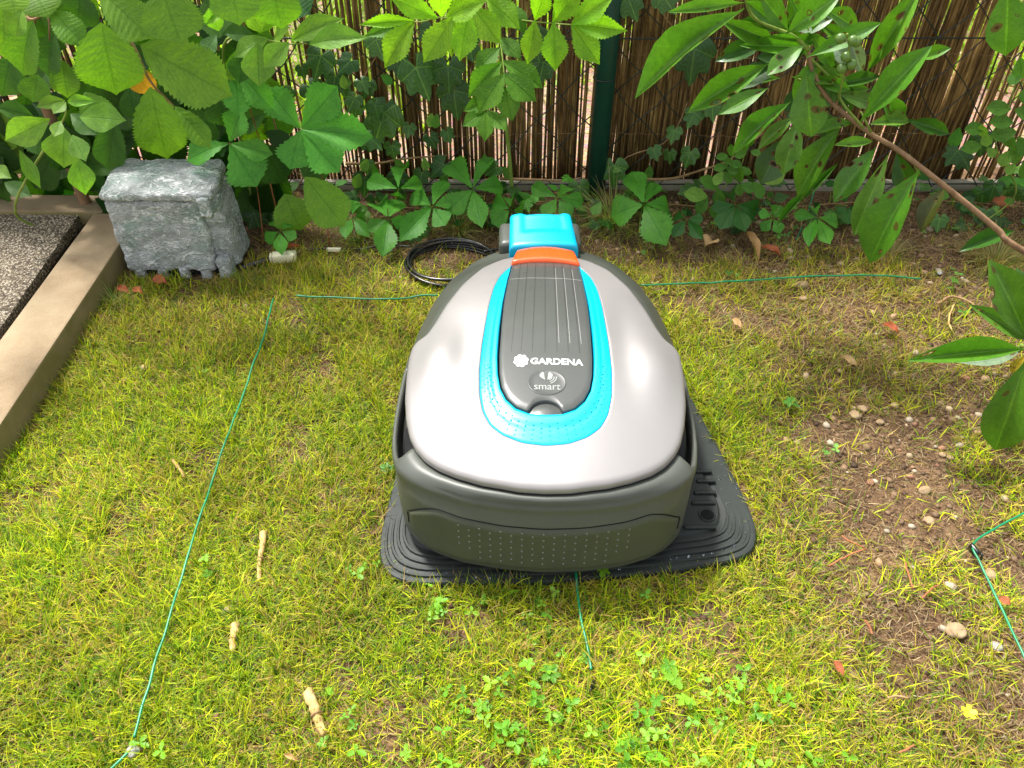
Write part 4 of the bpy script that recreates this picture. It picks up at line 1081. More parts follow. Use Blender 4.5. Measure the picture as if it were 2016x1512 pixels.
def ivy_mesh(seed):
    rd = random.Random(seed); lob = [(-2.7, .30), (-2.1, .42), (-1.5, .56), (-1.05, .46), (-.68, .66), (-.36, .54), (0, .84), (.36, .54), (.68, .66), (1.05, .46), (1.5, .56), (2.1, .42), (2.7, .30)]
    vs = [(0, 0, 0)]; uv = [(.5, 0)]; fs = []; rings = 3
    pts = []
    for (a0, r0), (a1, r1) in zip(lob, lob[1:]):
        for t in (0, .5): pts.append((a0 * (1 - t) + a1 * t, (r0 * (1 - t) + r1 * t) * (1.02 if t else 1) + rd.uniform(-.015, .015)))
    pts.append(lob[-1]); n_ = len(pts)
    for k in range(1, rings + 1):
        for a, r_ in pts:
            rr_ = r_ * k / rings; vs.append((rr_ * math.sin(a), rr_ * math.cos(a) + .0, -.10 * (k / rings) ** 2 + .05 * abs(math.sin(a * 2.5)) * k / rings))
            uv.append((.5 + .5 * math.sin(a * 2.5) * k / rings, k / rings))
    for k in range(rings):
        for i in range(n_ - 1):
            if k == 0: fs.append((0, 1 + i, 2 + i))
            else: a = 1 + (k - 1) * n_ + i; b = a + n_; fs.append((a, b, b + 1, a + 1))
    me = bpy.data.meshes.new('ivy_leaf'); me.from_pydata(vs, [], fs); me.materials.append(M['ivy'])
    ul = me.uv_layers.new(name='UVMap')
    for l in me.loops: ul.data[l.index].uv = uv[l.vertex_index]
    me.polygons.foreach_set('use_smooth', [True] * len(me.polygons)); return me
LM['ivy'] = variants(ivy_mesh, 3)
BR = {
 'hz': (.140, .305, .020), 'hzd': (.050, .145, .012), 'hzl': (.17, .35, .022), 'shade_green': (.022, .075, .008), 'yel': (.42, .30, .03), 'org': (.40, .20, .03),  # darkest green paints in the shaded gaps between the rear leaves
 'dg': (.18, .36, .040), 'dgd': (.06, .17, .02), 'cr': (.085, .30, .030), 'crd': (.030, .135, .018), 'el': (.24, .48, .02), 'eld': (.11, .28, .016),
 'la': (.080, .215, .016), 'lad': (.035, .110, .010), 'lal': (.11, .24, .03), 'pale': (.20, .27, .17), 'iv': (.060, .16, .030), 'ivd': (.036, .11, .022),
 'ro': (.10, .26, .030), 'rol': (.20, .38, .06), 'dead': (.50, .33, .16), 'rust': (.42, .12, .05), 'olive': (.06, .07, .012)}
def put_leaf(kind, parent, base, tip, width, col, name='leaf', face=.0, roll=0., nrm=None, label=None, var=.12):
    d = tip - base; L = d.length; yv = d.normalized()
    if nrm is None:
        mid_ = (base + tip) / 2; nrm = (CAMP - mid_).normalized() * 1.0 + Vector((-.08, 0, .28)) + Vector((random.gauss(0, .17), random.gauss(0, .10), random.gauss(0, .15)))
    xv = yv.cross(nrm)
    if xv.length < 1e-4: xv = Vector((1, 0, 0))
    xv.normalize(); zv = xv.cross(yv).normalized()
    m = Matrix.Translation(base) @ Matrix((xv, yv, zv)).transposed().to_4x4() @ Matrix.Rotation(roll, 4, 'Y') @ Matrix.Diagonal((width, L, L, 1))
    o = link(name, random.choice(LM[kind]), parent, parent.matrix_basis.inverted() @ m if parent is not None else m)
    c = BR[col]; f = random.uniform(1 - var, 1 + var); g_ = random.uniform(.93, 1.07)
    o.color = (c[0] * f / g_, c[1] * f * g_ ** .3, c[2] * f, 1)
    if label: o['label'] = label
    return o
def leaf_px(kind, parent, b, t, wpx, col, Yb, dY=-.03, **kw):
    B = V(b[0], b[1], Yb); T = V(t[0], t[1], Yb + dY); s = (pxm(B) + pxm(T)) / 2 * (.90 if kind == 'laurel' else 1)
    return put_leaf(kind, parent, B, T, wpx * s, col, **kw)
def stem(parent, pts, r0, r1, mat='twig', name='stem', seg=7):
    P = catmull(pts, 6); vs, fs = tube_data(P, lambda t: r0 * (1 - t) + r1 * t, seg); return mk(name, vs, fs, M[mat], parent)

# hazel shrub
hz = empty('hazel_shrub', (-.9, 1.50, 0), label='hazel shrub with broad toothed light green leaves at the upper left', cat='shrub')
inv = hz.matrix_basis.inverted(); hz_off = Vector(hz.location)
def L_(p): return p - hz_off
stem(hz, [L_(Vector((-.9, 1.50, 0))), L_(V(60, 120, 1.42)), L_(V(20, -140, 1.35)), L_(Vector((-.95, 1.2, 1.15)))], .012, .006, 'bark', 'trunk')
stem(hz, [L_(V(20, -140, 1.35)), L_(V(185, -15, 1.27)), L_(V(258, 82, 1.25)), L_(V(296, 160, 1.24)), L_(V(345, 213, 1.25))], .0035, .0015, 'drytwig', 'branch')
stem(hz, [L_(V(20, -140, 1.35)), L_(V(50, 28, 1.30)), L_(V(92, 30, 1.29)), L_(V(98, 80, 1.28))], .003, .0013, 'drytwig', 'branch')
stem(hz, [L_(V(350, -120, 1.40)), L_(V(450, -30, 1.40)), L_(V(560, 300, 1.50)), L_(V(600, 352, 1.42))], .003, .0013, 'drytwig', 'branch')
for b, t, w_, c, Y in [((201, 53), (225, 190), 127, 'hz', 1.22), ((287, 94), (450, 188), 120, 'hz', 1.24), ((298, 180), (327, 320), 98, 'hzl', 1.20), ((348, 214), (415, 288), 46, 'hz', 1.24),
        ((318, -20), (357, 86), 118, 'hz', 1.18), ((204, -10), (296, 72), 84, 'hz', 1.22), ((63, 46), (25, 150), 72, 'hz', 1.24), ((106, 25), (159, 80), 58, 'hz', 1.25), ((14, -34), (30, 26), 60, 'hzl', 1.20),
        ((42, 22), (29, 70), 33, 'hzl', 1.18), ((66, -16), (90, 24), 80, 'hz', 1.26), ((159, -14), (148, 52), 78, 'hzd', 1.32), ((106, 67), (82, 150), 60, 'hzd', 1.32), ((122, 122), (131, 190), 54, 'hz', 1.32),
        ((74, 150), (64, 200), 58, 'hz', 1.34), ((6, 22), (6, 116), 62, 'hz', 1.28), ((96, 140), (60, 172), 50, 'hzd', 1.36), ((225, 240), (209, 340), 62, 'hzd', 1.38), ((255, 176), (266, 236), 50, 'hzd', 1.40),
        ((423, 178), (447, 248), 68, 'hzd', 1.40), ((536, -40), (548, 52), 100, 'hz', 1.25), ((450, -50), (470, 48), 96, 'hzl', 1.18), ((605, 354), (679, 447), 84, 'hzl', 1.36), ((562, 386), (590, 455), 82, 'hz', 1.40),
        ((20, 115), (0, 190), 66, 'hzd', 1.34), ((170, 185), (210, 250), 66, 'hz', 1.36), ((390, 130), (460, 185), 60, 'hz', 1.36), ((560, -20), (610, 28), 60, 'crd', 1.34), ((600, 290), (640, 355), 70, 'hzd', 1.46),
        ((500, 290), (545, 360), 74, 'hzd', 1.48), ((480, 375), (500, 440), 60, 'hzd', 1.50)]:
    leaf_px('hazel', hz, b, t, w_, c, Y)
leaf_px('hazel', hz, (296, 182), (268, 148), 52, 'org', 1.27, label='yellowed brown-orange leaf')
for k in range(88):
    a, b = random.uniform(-60, 540), random.uniform(-60, 330)
    if 190 < a < 470 and b > 260: continue
    an = random.gauss(1.45, .7); ln = random.uniform(65, 110)
    leaf_px('hazel', hz, (a, b), (a + ln * math.cos(an), b + ln * math.sin(an)), ln * random.uniform(.72, .92), random.choice(['hzd', 'shade_green', 'shade_green', 'hzd', 'dgd', 'hz']), random.uniform(1.40, 1.56), 0)
for k in range(120):
    a, b = random.uniform(-60, 560), random.uniform(170, 400)
    an = random.gauss(1.45, .8); ln = random.uniform(55, 100); Yb = random.uniform(1.46, 1.585)
    B = V(a, b, Yb)
    if B.z < .04: continue
    leaf_px('hazel' if random.random() < .6 else 'dog', hz, (a, b), (a + ln * math.cos(an), b + ln * math.sin(an)), ln * random.uniform(.6, .85), random.choice(['shade_green', 'shade_green', 'shade_green', 'hzd', 'crd']), Yb, 0)
for k in range(60):   # upper part of the shrub, above the photo's top edge
    p = Vector((random.uniform(-1.35, -.35), random.uniform(1.15, 1.6), random.uniform(.52, 1.15))); d = Vector((random.gauss(0, .6), random.gauss(-.3, .4), -1)).normalized()
    if in_view(p) or in_view(p + d * .12): continue
    put_leaf('hazel', hz, p, p + d * random.uniform(.07, .12), random.uniform(.06, .09), random.choice(['hz', 'hzl', 'hzd']))

# dogwood
dg = empty('dogwood_shrub', (-.93, 1.45, 0), label='dogwood sprig with smooth oval leaves left of the faux-rock box', cat='shrub', group='dogwood sprigs with smooth curved-vein leaves')
o_ = Vector(dg.location)
stem(dg, [Vector((0, 0, 0)), V(30, 420, 1.38) - o_, V(95, 280, 1.28) - o_, V(127, 232, 1.22) - o_, V(129, 202, 1.21) - o_], .003, .0012, 'twig')
for b, t, w_, c, Y in [((159, 230), (243, 234), 62, 'dg', 1.20), ((96, 235), (4, 281), 60, 'dg', 1.21), ((127, 254), (119, 331), 74, 'dg', 1.20), ((143, 267), (168, 316), 40, 'rol', 1.17), ((129, 202), (104, 222), 26, 'dg', 1.18),
        ((127, 198), (75, 205), 28, 'dg', 1.22), ((63, 228), (-6, 208), 42, 'dgd', 1.26), ((119, 239), (106, 268), 26, 'rol', 1.17), ((151, 312), (169, 382), 50, 'dg', 1.26), ((40, 298), (77, 369), 28, 'dg', 1.30), ((135, 200), (170, 196), 24, 'dg', 1.20),
        ((140, 225), (190, 265), 40, 'dgd', 1.25), ((10, 360), (60, 385), 34, 'dgd', 1.40), ((-10, 330), (14, 346), 30, 'dg', 1.36)]:
    leaf_px('dog', dg, b, t, w_, c, Y)
dg2 = empty('dogwood_shrub', (-.55, 1.5, 0), label='dogwood sprig with smooth oval leaves reaching over the reeds at top centre-left', cat='shrub', group='dogwood sprigs with smooth curved-vein leaves')
o_ = Vector(dg2.location)
stem(dg2, [Vector((0, 0, 0)), V(470, 260, 1.46) - o_, V(440, 90, 1.38) - o_, V(520, 80, 1.33) - o_, V(560, 86, 1.30) - o_, V(605, 86, 1.29) - o_], .003, .0012, 'twig')
for b, t, w_, c, Y in [((576, 79), (661, 31), 48, 'dg', 1.30), ((613, 87), (702, 60), 52, 'dg', 1.27), ((507, 87), (510, 170), 66, 'dg', 1.30), ((568, 85), (518, 128), 46, 'dg', 1.27), ((540, 78), (566, 52), 30, 'dg', 1.30),
        ((526, 77), (458, 106), 46, 'dg', 1.32), ((515, 60), (490, 20), 40, 'dg', 1.34), ((500, 70), (440, 60), 40, 'dgd', 1.36), ((480, 100), (470, 165), 52, 'dgd', 1.36), ((430, 60), (410, 20), 40, 'dg', 1.35), ((405, 45), (440, 10), 36, 'rol', 1.34), ((425, 70), (398, 110), 36, 'dgd', 1.36)]:
    leaf_px('dog', dg2, b, t, w_, c, Y)

# virginia creeper
CG = 'virginia creeper sprigs along the fence foot'
def creeper(c, tips, label, Y=None, z=None, col='cr', root=None):
    C_ = V(c[0], c[1], Y) if Y else G(c[0], c[1], z)
    e = empty('creeper_sprig', (C_.x, C_.y + (.05 if Y else .02), 0), label=label, cat='creeper', group=CG); o_ = Vector(e.location)
    stem(e, [Vector((0, 0, 0)), Vector((random.gauss(0, .008), .015, C_.z * .6)), C_ - o_], .0014, .0009, 'redtwig' if Y else 'twig')
    for (tx_, ty_, w_) in tips:
        d = Vector((tx_ - c[0], ty_ - c[1])); f = 6 / max(1, d.length); up = -d.y / 110
        B = C_ + (V(c[0] + d.x * f, c[1] + d.y * f, C_.y) - C_)
        if Y: T = V(tx_, ty_, C_.y - .02 + .03 * up)
        else:
            zt = max(.015, C_.z * (.75 + .25 * (ty_ < c[1])) + random.uniform(-.01, .012)); T = G(tx_, ty_, zt)
            if T.y > FY - .02: T = V(tx_, ty_, FY - .03)
        put_leaf('creeper', e, B, T, w_ * pxm(T) * 1.12, col, name='leaflet')
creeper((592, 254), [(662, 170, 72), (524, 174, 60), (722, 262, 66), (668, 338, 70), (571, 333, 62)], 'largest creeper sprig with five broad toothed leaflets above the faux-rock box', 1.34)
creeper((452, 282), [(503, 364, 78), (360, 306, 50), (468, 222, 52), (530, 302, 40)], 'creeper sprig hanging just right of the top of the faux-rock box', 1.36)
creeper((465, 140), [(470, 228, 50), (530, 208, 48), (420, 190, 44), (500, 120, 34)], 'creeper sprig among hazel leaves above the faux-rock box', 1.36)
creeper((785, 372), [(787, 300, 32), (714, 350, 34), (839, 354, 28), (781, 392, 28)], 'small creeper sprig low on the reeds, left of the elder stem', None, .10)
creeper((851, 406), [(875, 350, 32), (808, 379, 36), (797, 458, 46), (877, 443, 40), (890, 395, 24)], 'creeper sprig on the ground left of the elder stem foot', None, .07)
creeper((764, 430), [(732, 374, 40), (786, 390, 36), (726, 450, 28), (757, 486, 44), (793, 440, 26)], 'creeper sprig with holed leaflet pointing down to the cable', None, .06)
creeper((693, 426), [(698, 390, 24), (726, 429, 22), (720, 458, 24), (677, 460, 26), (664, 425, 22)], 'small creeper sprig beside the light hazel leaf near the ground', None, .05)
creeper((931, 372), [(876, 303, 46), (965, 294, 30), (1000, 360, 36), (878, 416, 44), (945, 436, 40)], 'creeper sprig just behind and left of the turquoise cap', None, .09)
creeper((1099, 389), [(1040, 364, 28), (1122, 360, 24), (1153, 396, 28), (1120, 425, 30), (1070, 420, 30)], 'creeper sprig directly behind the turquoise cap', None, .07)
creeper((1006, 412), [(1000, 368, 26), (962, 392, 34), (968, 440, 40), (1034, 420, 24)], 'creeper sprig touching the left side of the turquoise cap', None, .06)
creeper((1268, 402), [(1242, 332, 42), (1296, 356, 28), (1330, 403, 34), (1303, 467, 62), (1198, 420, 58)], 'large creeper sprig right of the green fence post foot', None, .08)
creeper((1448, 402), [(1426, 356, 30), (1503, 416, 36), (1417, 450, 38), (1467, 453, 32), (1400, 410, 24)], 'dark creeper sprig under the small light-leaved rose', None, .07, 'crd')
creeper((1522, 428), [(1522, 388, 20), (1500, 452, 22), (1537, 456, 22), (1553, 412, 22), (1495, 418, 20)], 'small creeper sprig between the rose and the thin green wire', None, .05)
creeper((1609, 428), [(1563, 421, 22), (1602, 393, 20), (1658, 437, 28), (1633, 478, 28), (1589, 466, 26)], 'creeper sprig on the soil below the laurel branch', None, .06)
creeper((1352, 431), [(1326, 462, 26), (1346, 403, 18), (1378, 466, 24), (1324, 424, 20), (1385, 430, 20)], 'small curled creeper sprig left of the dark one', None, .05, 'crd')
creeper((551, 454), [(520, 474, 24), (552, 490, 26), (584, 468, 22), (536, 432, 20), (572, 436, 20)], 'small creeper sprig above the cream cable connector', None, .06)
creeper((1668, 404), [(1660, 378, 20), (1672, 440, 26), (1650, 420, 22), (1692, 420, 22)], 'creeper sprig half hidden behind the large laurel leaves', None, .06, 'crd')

# elder sapling
el = empty('elder_sapling', (G(1010, 400, 0).x, 1.56, 0), label='young elder with bright yellow-green toothed leaflets hanging before the reeds at top centre', cat='sapling')
o_ = Vector(el.location)
stem(el, [Vector((0, 0, 0)), V(1002, 300, 1.55) - o_, V(990, 190, 1.50) - o_, V(985, 80, 1.46) - o_, V(975, -60, 1.42) - o_, V(960, -300, 1.40) - o_], .0045, .0028, 'twig', 'main_stem')
for pts in ([(985, 80, 1.44), (990, 120, 1.40), (993, 150, 1.38), (994, 175, 1.37)], [(985, 30, 1.42), (1030, 40, 1.36), (1088, 46, 1.33), (1130, 49, 1.31)], [(975, -60, 1.42), (950, -10, 1.36), (926, 18, 1.31), (886, 34, 1.28), (858, 34, 1.27)],
            [(858, 34, 1.27), (835, 42, 1.27), (812, 43, 1.27)], [(992, 160, 1.37), (972, 195, 1.37), (958, 222, 1.37)]):
    stem(el, [V(*q) - o_ for q in pts], .0014, .0009, 'twig', 'leaf_stalk', 6)
for b, t, w_, c, Y in [((993, 147), (1054, 196), 54, 'eld', 1.36), ((993, 122), (1068, 168), 50, 'eld', 1.40), ((992, 147), (940, 218), 54, 'eld', 1.36), ((986, 124), (922, 186), 52, 'eld', 1.40), ((982, 96), (936, 136), 44, 'eld', 1.43),
        ((994, 172), (1008, 236), 46, 'eld', 1.35), ((954, 220), (912, 247), 32, 'eld', 1.37), ((956, 222), (955, 276), 34, 'eld', 1.36), ((960, 218), (997, 255), 34, 'eld', 1.37), ((970, 195), (916, 215), 34, 'eld', 1.39), ((985, 75), (1025, 110), 36, 'eld', 1.44),
        ((1053, 42), (1041, 124), 46, 'el', 1.34), ((1090, 48), (1094, 136), 54, 'el', 1.32), ((1127, 50), (1179, 125), 52, 'el', 1.30), ((1131, 49), (1227, 57), 44, 'el', 1.30), ((1090, 42), (1140, -24), 54, 'el', 1.33), ((1128, 47), (1200, -8), 50, 'el', 1.30), ((1054, 37), (1075, -24), 44, 'el', 1.36),
        ((930, 14), (983, 83), 56, 'el', 1.30), ((958, -4), (1022, 51), 54, 'el', 1.32), ((922, 22), (905, 120), 56, 'el', 1.29), ((890, 34), (834, 123), 58, 'el', 1.27), ((880, 34), (940, 0), 54, 'el', 1.28), ((859, 34), (770, -6), 46, 'el', 1.26),
        ((814, 45), (752, 126), 58, 'el', 1.27), ((812, 41), (714, 42), 26, 'el', 1.27), ((812, 44), (718, 66), 34, 'eld', 1.30), ((870, 30), (860, -40), 52, 'el', 1.27), ((905, 24), (885, 108), 50, 'el', 1.31), ((960, -10), (990, -60), 50, 'el', 1.33), ((1010, 10), (1030, 60), 36, 'eld', 1.38)]:
    leaf_px('elder', el, b, t, w_, c, Y, -.035)
for k in range(70):
    p = Vector((random.uniform(-.5, .45), random.uniform(1.1, 1.5), random.uniform(.50, 1.1))); d = Vector((random.gauss(0, .7), random.gauss(-.3, .4), -.8)).normalized()
    if in_view(p) or in_view(p + d * .1): continue
    put_leaf('elder', el, p, p + d * random.uniform(.06, .1), random.uniform(.03, .05), random.choice(['el', 'eld']))

# ivy on the fence
iv_ = empty('ivy_vine', (0, FY, 0), label='dark ivy with pale-veined lobed leaves climbing the fence', cat='ivy'); o_ = Vector(iv_.location)
for pts in ([(700, 440), (712, 330), (690, 220), (735, 120), (780, 60), (830, -20)], [(1205, 420), (1222, 320), (1320, 270), (1365, 130), (1300, 20)], [(880, 200), (850, 120), (800, 20)], [(560, 420), (640, 250), (620, 100)]):
    stem(iv_, [V(a, b, FY - .008) - o_ for a, b in pts], .0016, .001, 'drytwig', 'vine_stem', 6)
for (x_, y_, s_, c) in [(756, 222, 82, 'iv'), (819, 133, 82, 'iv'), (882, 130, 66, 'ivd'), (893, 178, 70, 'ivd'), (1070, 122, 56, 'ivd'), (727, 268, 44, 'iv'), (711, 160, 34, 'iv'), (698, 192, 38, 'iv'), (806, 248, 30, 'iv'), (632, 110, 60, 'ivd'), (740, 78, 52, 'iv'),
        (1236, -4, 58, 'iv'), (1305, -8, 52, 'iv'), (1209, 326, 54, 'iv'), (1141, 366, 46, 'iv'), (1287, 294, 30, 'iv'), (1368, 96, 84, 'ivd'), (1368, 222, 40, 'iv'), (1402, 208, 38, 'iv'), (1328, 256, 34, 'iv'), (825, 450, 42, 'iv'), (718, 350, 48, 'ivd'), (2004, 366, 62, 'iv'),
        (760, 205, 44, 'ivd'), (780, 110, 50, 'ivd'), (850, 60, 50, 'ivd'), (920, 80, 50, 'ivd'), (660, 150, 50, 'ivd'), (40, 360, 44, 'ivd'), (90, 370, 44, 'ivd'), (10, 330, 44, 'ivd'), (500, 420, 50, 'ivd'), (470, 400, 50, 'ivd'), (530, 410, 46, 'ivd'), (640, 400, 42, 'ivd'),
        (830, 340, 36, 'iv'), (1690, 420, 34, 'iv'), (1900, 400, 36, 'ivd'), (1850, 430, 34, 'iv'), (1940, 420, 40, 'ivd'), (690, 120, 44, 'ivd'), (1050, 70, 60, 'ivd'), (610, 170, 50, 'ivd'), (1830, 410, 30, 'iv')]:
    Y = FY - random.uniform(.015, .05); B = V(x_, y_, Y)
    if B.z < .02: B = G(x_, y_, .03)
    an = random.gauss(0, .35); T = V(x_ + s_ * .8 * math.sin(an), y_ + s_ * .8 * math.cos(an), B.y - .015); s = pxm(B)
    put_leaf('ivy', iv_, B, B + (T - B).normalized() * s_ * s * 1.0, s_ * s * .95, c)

gi = empty('ground_ivy', (.3, 1.55, 0), label='low dark ivy and small leaves creeping along the soil at the fence foot', cat='ground ivy'); o_ = Vector(gi.location)
stem(gi, [Vector((xx, 1.56 + .02 * math.sin(xx * 9), .008)) - o_ for xx in np.linspace(-.6, 1.3, 14)], .0016, .001, 'drytwig', 'runner', 6)
for k in range(150):
    xx = random.choice([random.uniform(-.62, 1.25), random.uniform(-.4, .35), random.uniform(.5, 1.25)]); yy = random.uniform(1.46, 1.60); zz = random.uniform(.01, .085) * (yy - 1.38) / .2
    p = Vector((xx, yy, zz)); a = random.uniform(0, 6.28); s_ = random.uniform(.016, .036)
    put_leaf(random.choice(['ivy', 'creeper', 'rose', 'ivy']), gi, p, p + Vector((math.cos(a) * .8, -abs(math.sin(a)) * .8, random.uniform(-.3, .3))).normalized() * s_ * 1.2, s_ * .85, random.choice(['ivd', 'iv', 'crd', 'cr', 'ro', 'shade_green']), nrm=Vector((random.gauss(0, .4), random.gauss(-.5, .3), 1)))
for k in range(62):
    a, b = random.choice([(random.uniform(560, 780), random.uniform(60, 330)), (random.uniform(690, 1010), random.uniform(300, 400)), (random.uniform(690, 900), random.uniform(120, 300)), (random.uniform(1820, 2010), random.uniform(250, 400)), (random.uniform(1200, 1420), random.uniform(300, 400))])
    s_ = random.uniform(26, 48); B = V(a, b, FY - random.uniform(.015, .06))
    if B.z < .01: continue
    an = random.gauss(0, .5); sm = s_ * pxm(B)
    d_ = Vector((math.sin(an), -.25, -math.cos(an))).normalized()
    if random.random() < .65: put_leaf('ivy', iv_, B, B + d_ * sm, sm * .95, random.choice(['iv', 'ivd', 'iv']))
    else: put_leaf('rose', iv_, B, B + d_ * sm * .9, sm * .6, random.choice(['ro', 'rol', 'cr']))
# horizontal dry vine on the fence
for pts, lab in (([(1245, 352), (1320, 352), (1380, 335), (1430, 318), (1480, 280), (1500, 262)], 'brown dry vine arching along the fence right of the green post'), ([(985, 352), (1060, 354), (1110, 356), (1145, 350)], 'brown dry vine along the fence foot left of the green post'),
                 ([(680, 322), (740, 322), (800, 312), (880, 306)], 'brown dry vine low on the reeds behind the creeper sprigs')):
    o = tube('dry_vine', [V(a, b, FY - .03 + .01 * (i % 2)) for i, (a, b) in enumerate(pts)], lambda t: .0035 - .002 * t, M['drytwig'], None, 7); tag(o, lab, 'vine')

# rose seedling
ro = empty('rose_seedling', (G(1440, 430, 0).x, 1.50, 0), label='light green small-leaved rose shoot on the fence foot left of the laurel', cat='seedling'); o_ = Vector(ro.location)
for pts in ([(1440, 430), (1420, 380), (1452, 340), (1468, 300), (1480, 270)], [(1425, 390), (1400, 372), (1378, 372)], [(1440, 350), (1470, 372), (1495, 366)], [(1455, 335), (1425, 318)]):
    stem(ro, [V(a, b, 1.52) - o_ for a, b in pts], .0012, .0008, 'twig', 'stem', 6)
for (x_, y_, s_, an, c) in [(1424, 308, 22, 3.0, 'ro'), (1440, 299, 22, 4.6, 'ro'), (1436, 318, 20, 3.4, 'ro'), (1466, 291, 24, 4.9, 'ro'), (1460, 304, 22, 2.9, 'ro'), (1446, 322, 24, .2, 'ro'), (1421, 329, 26, 2.9, 'ro'), (1440, 334, 26, .3, 'ro'), (1416, 349, 30, 2.2, 'rol'), (1432, 347, 26, 1.1, 'ro'),
        (1455, 345, 34, 4.4, 'ro'), (1400, 362, 38, 3.7, 'ro'), (1416, 386, 34, 1.5, 'ro'), (1374, 384, 42, 3.3, 'rol'), (1384, 402, 36, 2.2, 'ro'), (1455, 372, 24, 1.5, 'ro'), (1470, 368, 32, .3, 'ro'), (1492, 372, 36, 1.0, 'ro'), (1522, 352, 42, -.5, 'rol'), (1478, 278, 22, 4.8, 'ro'), (1486, 300, 20, .2, 'ro'), (1410, 410, 34, 1.9, 'ro'), (1432, 408, 30, .9, 'ro')]:
    dx, dy = math.cos(an) * s_ * .62, math.sin(an) * s_ * .62
    leaf_px('rose', ro, (x_ - dx * .7, y_ - dy * .7), (x_ + dx, y_ + dy), s_ * .72, c, 1.48, -.01, name='leaflet')

rp = empty('wild_rose_plant', (V(2000, 300, 1.45).x, 1.47, 0), label='light green plant with small rounded leaflets at the right edge before the reeds', cat='plant'); o_ = Vector(rp.location)
stem(rp, [Vector((0, 0, 0)), V(2000, 380, 1.45) - o_, V(1960, 285, 1.42) - o_, V(1990, 200, 1.42) - o_, V(2010, 120, 1.42) - o_], .0018, .001, 'twig')
for (x_, y_, s_, an, c) in [(1973, 213, 46, 3.2, 'ro'), (1978, 240, 44, 3.2, 'ro'), (1982, 262, 50, 3.0, 'ro'), (1924, 253, 38, 3.1, 'ro'), (1918, 289, 40, 3.0, 'ro'), (1942, 272, 30, 1.5, 'rol'), (1980, 309, 36, 2.0, 'rol'), (1996, 300, 40, 1.2, 'ro'), (2012, 220, 40, .3, 'ro'), (2012, 284, 44, 1.0, 'ro'),
                            (2010, 130, 44, 1.4, 'ro'), (2000, 150, 34, 2.2, 'ro'), (1950, 298, 26, .8, 'rol'), (1936, 262, 26, 4.4, 'rol'), (2030, 180, 50, 2.0, 'ro'), (2020, 330, 40, 1.4, 'ro'), (1992, 330, 28, 2.2, 'rol')]:
    dx, dy = math.cos(an) * s_ * .6, math.sin(an) * s_ * .6
    leaf_px('rose', rp, (x_ - dx * .6, y_ - dy * .6), (x_ + dx, y_ + dy), s_ * .72, c, 1.42, -.01, name='leaflet')

# laurel
la = empty('laurel_shrub', (1.05, 1.02, 0), label='cherry laurel branch with long glossy holed leaves and green berries at the upper right', cat='shrub'); o_ = Vector(la.location)
LB = [(2016, 495, 1.04), (1966, 454, 1.06), (1904, 402, 1.08), (1825, 339, 1.10), (1763, 292, 1.12), (1711, 261, 1.13), (1636, 201, 1.15), (1600, 140, 1.16), (1592, 100, 1.16)]
stem(la, [Vector((.10, -.06, 0)), Vector((.0, -.05, .10))] + [V(*q) - o_ for q in LB],   .0052, .0028, 'bark', 'branch', 10)
stem(la, [V(1592, 100, 1.16) - o_, V(1560, 70, 1.16) - o_, V(1485, 36, 1.16) - o_, V(1464, -20, 1.15) - o_], .0032, .002, 'twig', 'shoot')
stem(la, [V(1588, 108, 1.16) - o_, V(1640, 160, 1.16) - o_, V(1660, 205, 1.14) - o_, V(1700, 252, 1.13) - o_], .002, .002, 'twig', 'shoot')
for b in ((1695, 240), (1790, 325)): stem(la, [V(b[0] + 20, b[1] + 20, 1.12) - o_, V(b[0], b[1] - 20, 1.12) - o_], .002, .0012, 'twig', 'shoot')
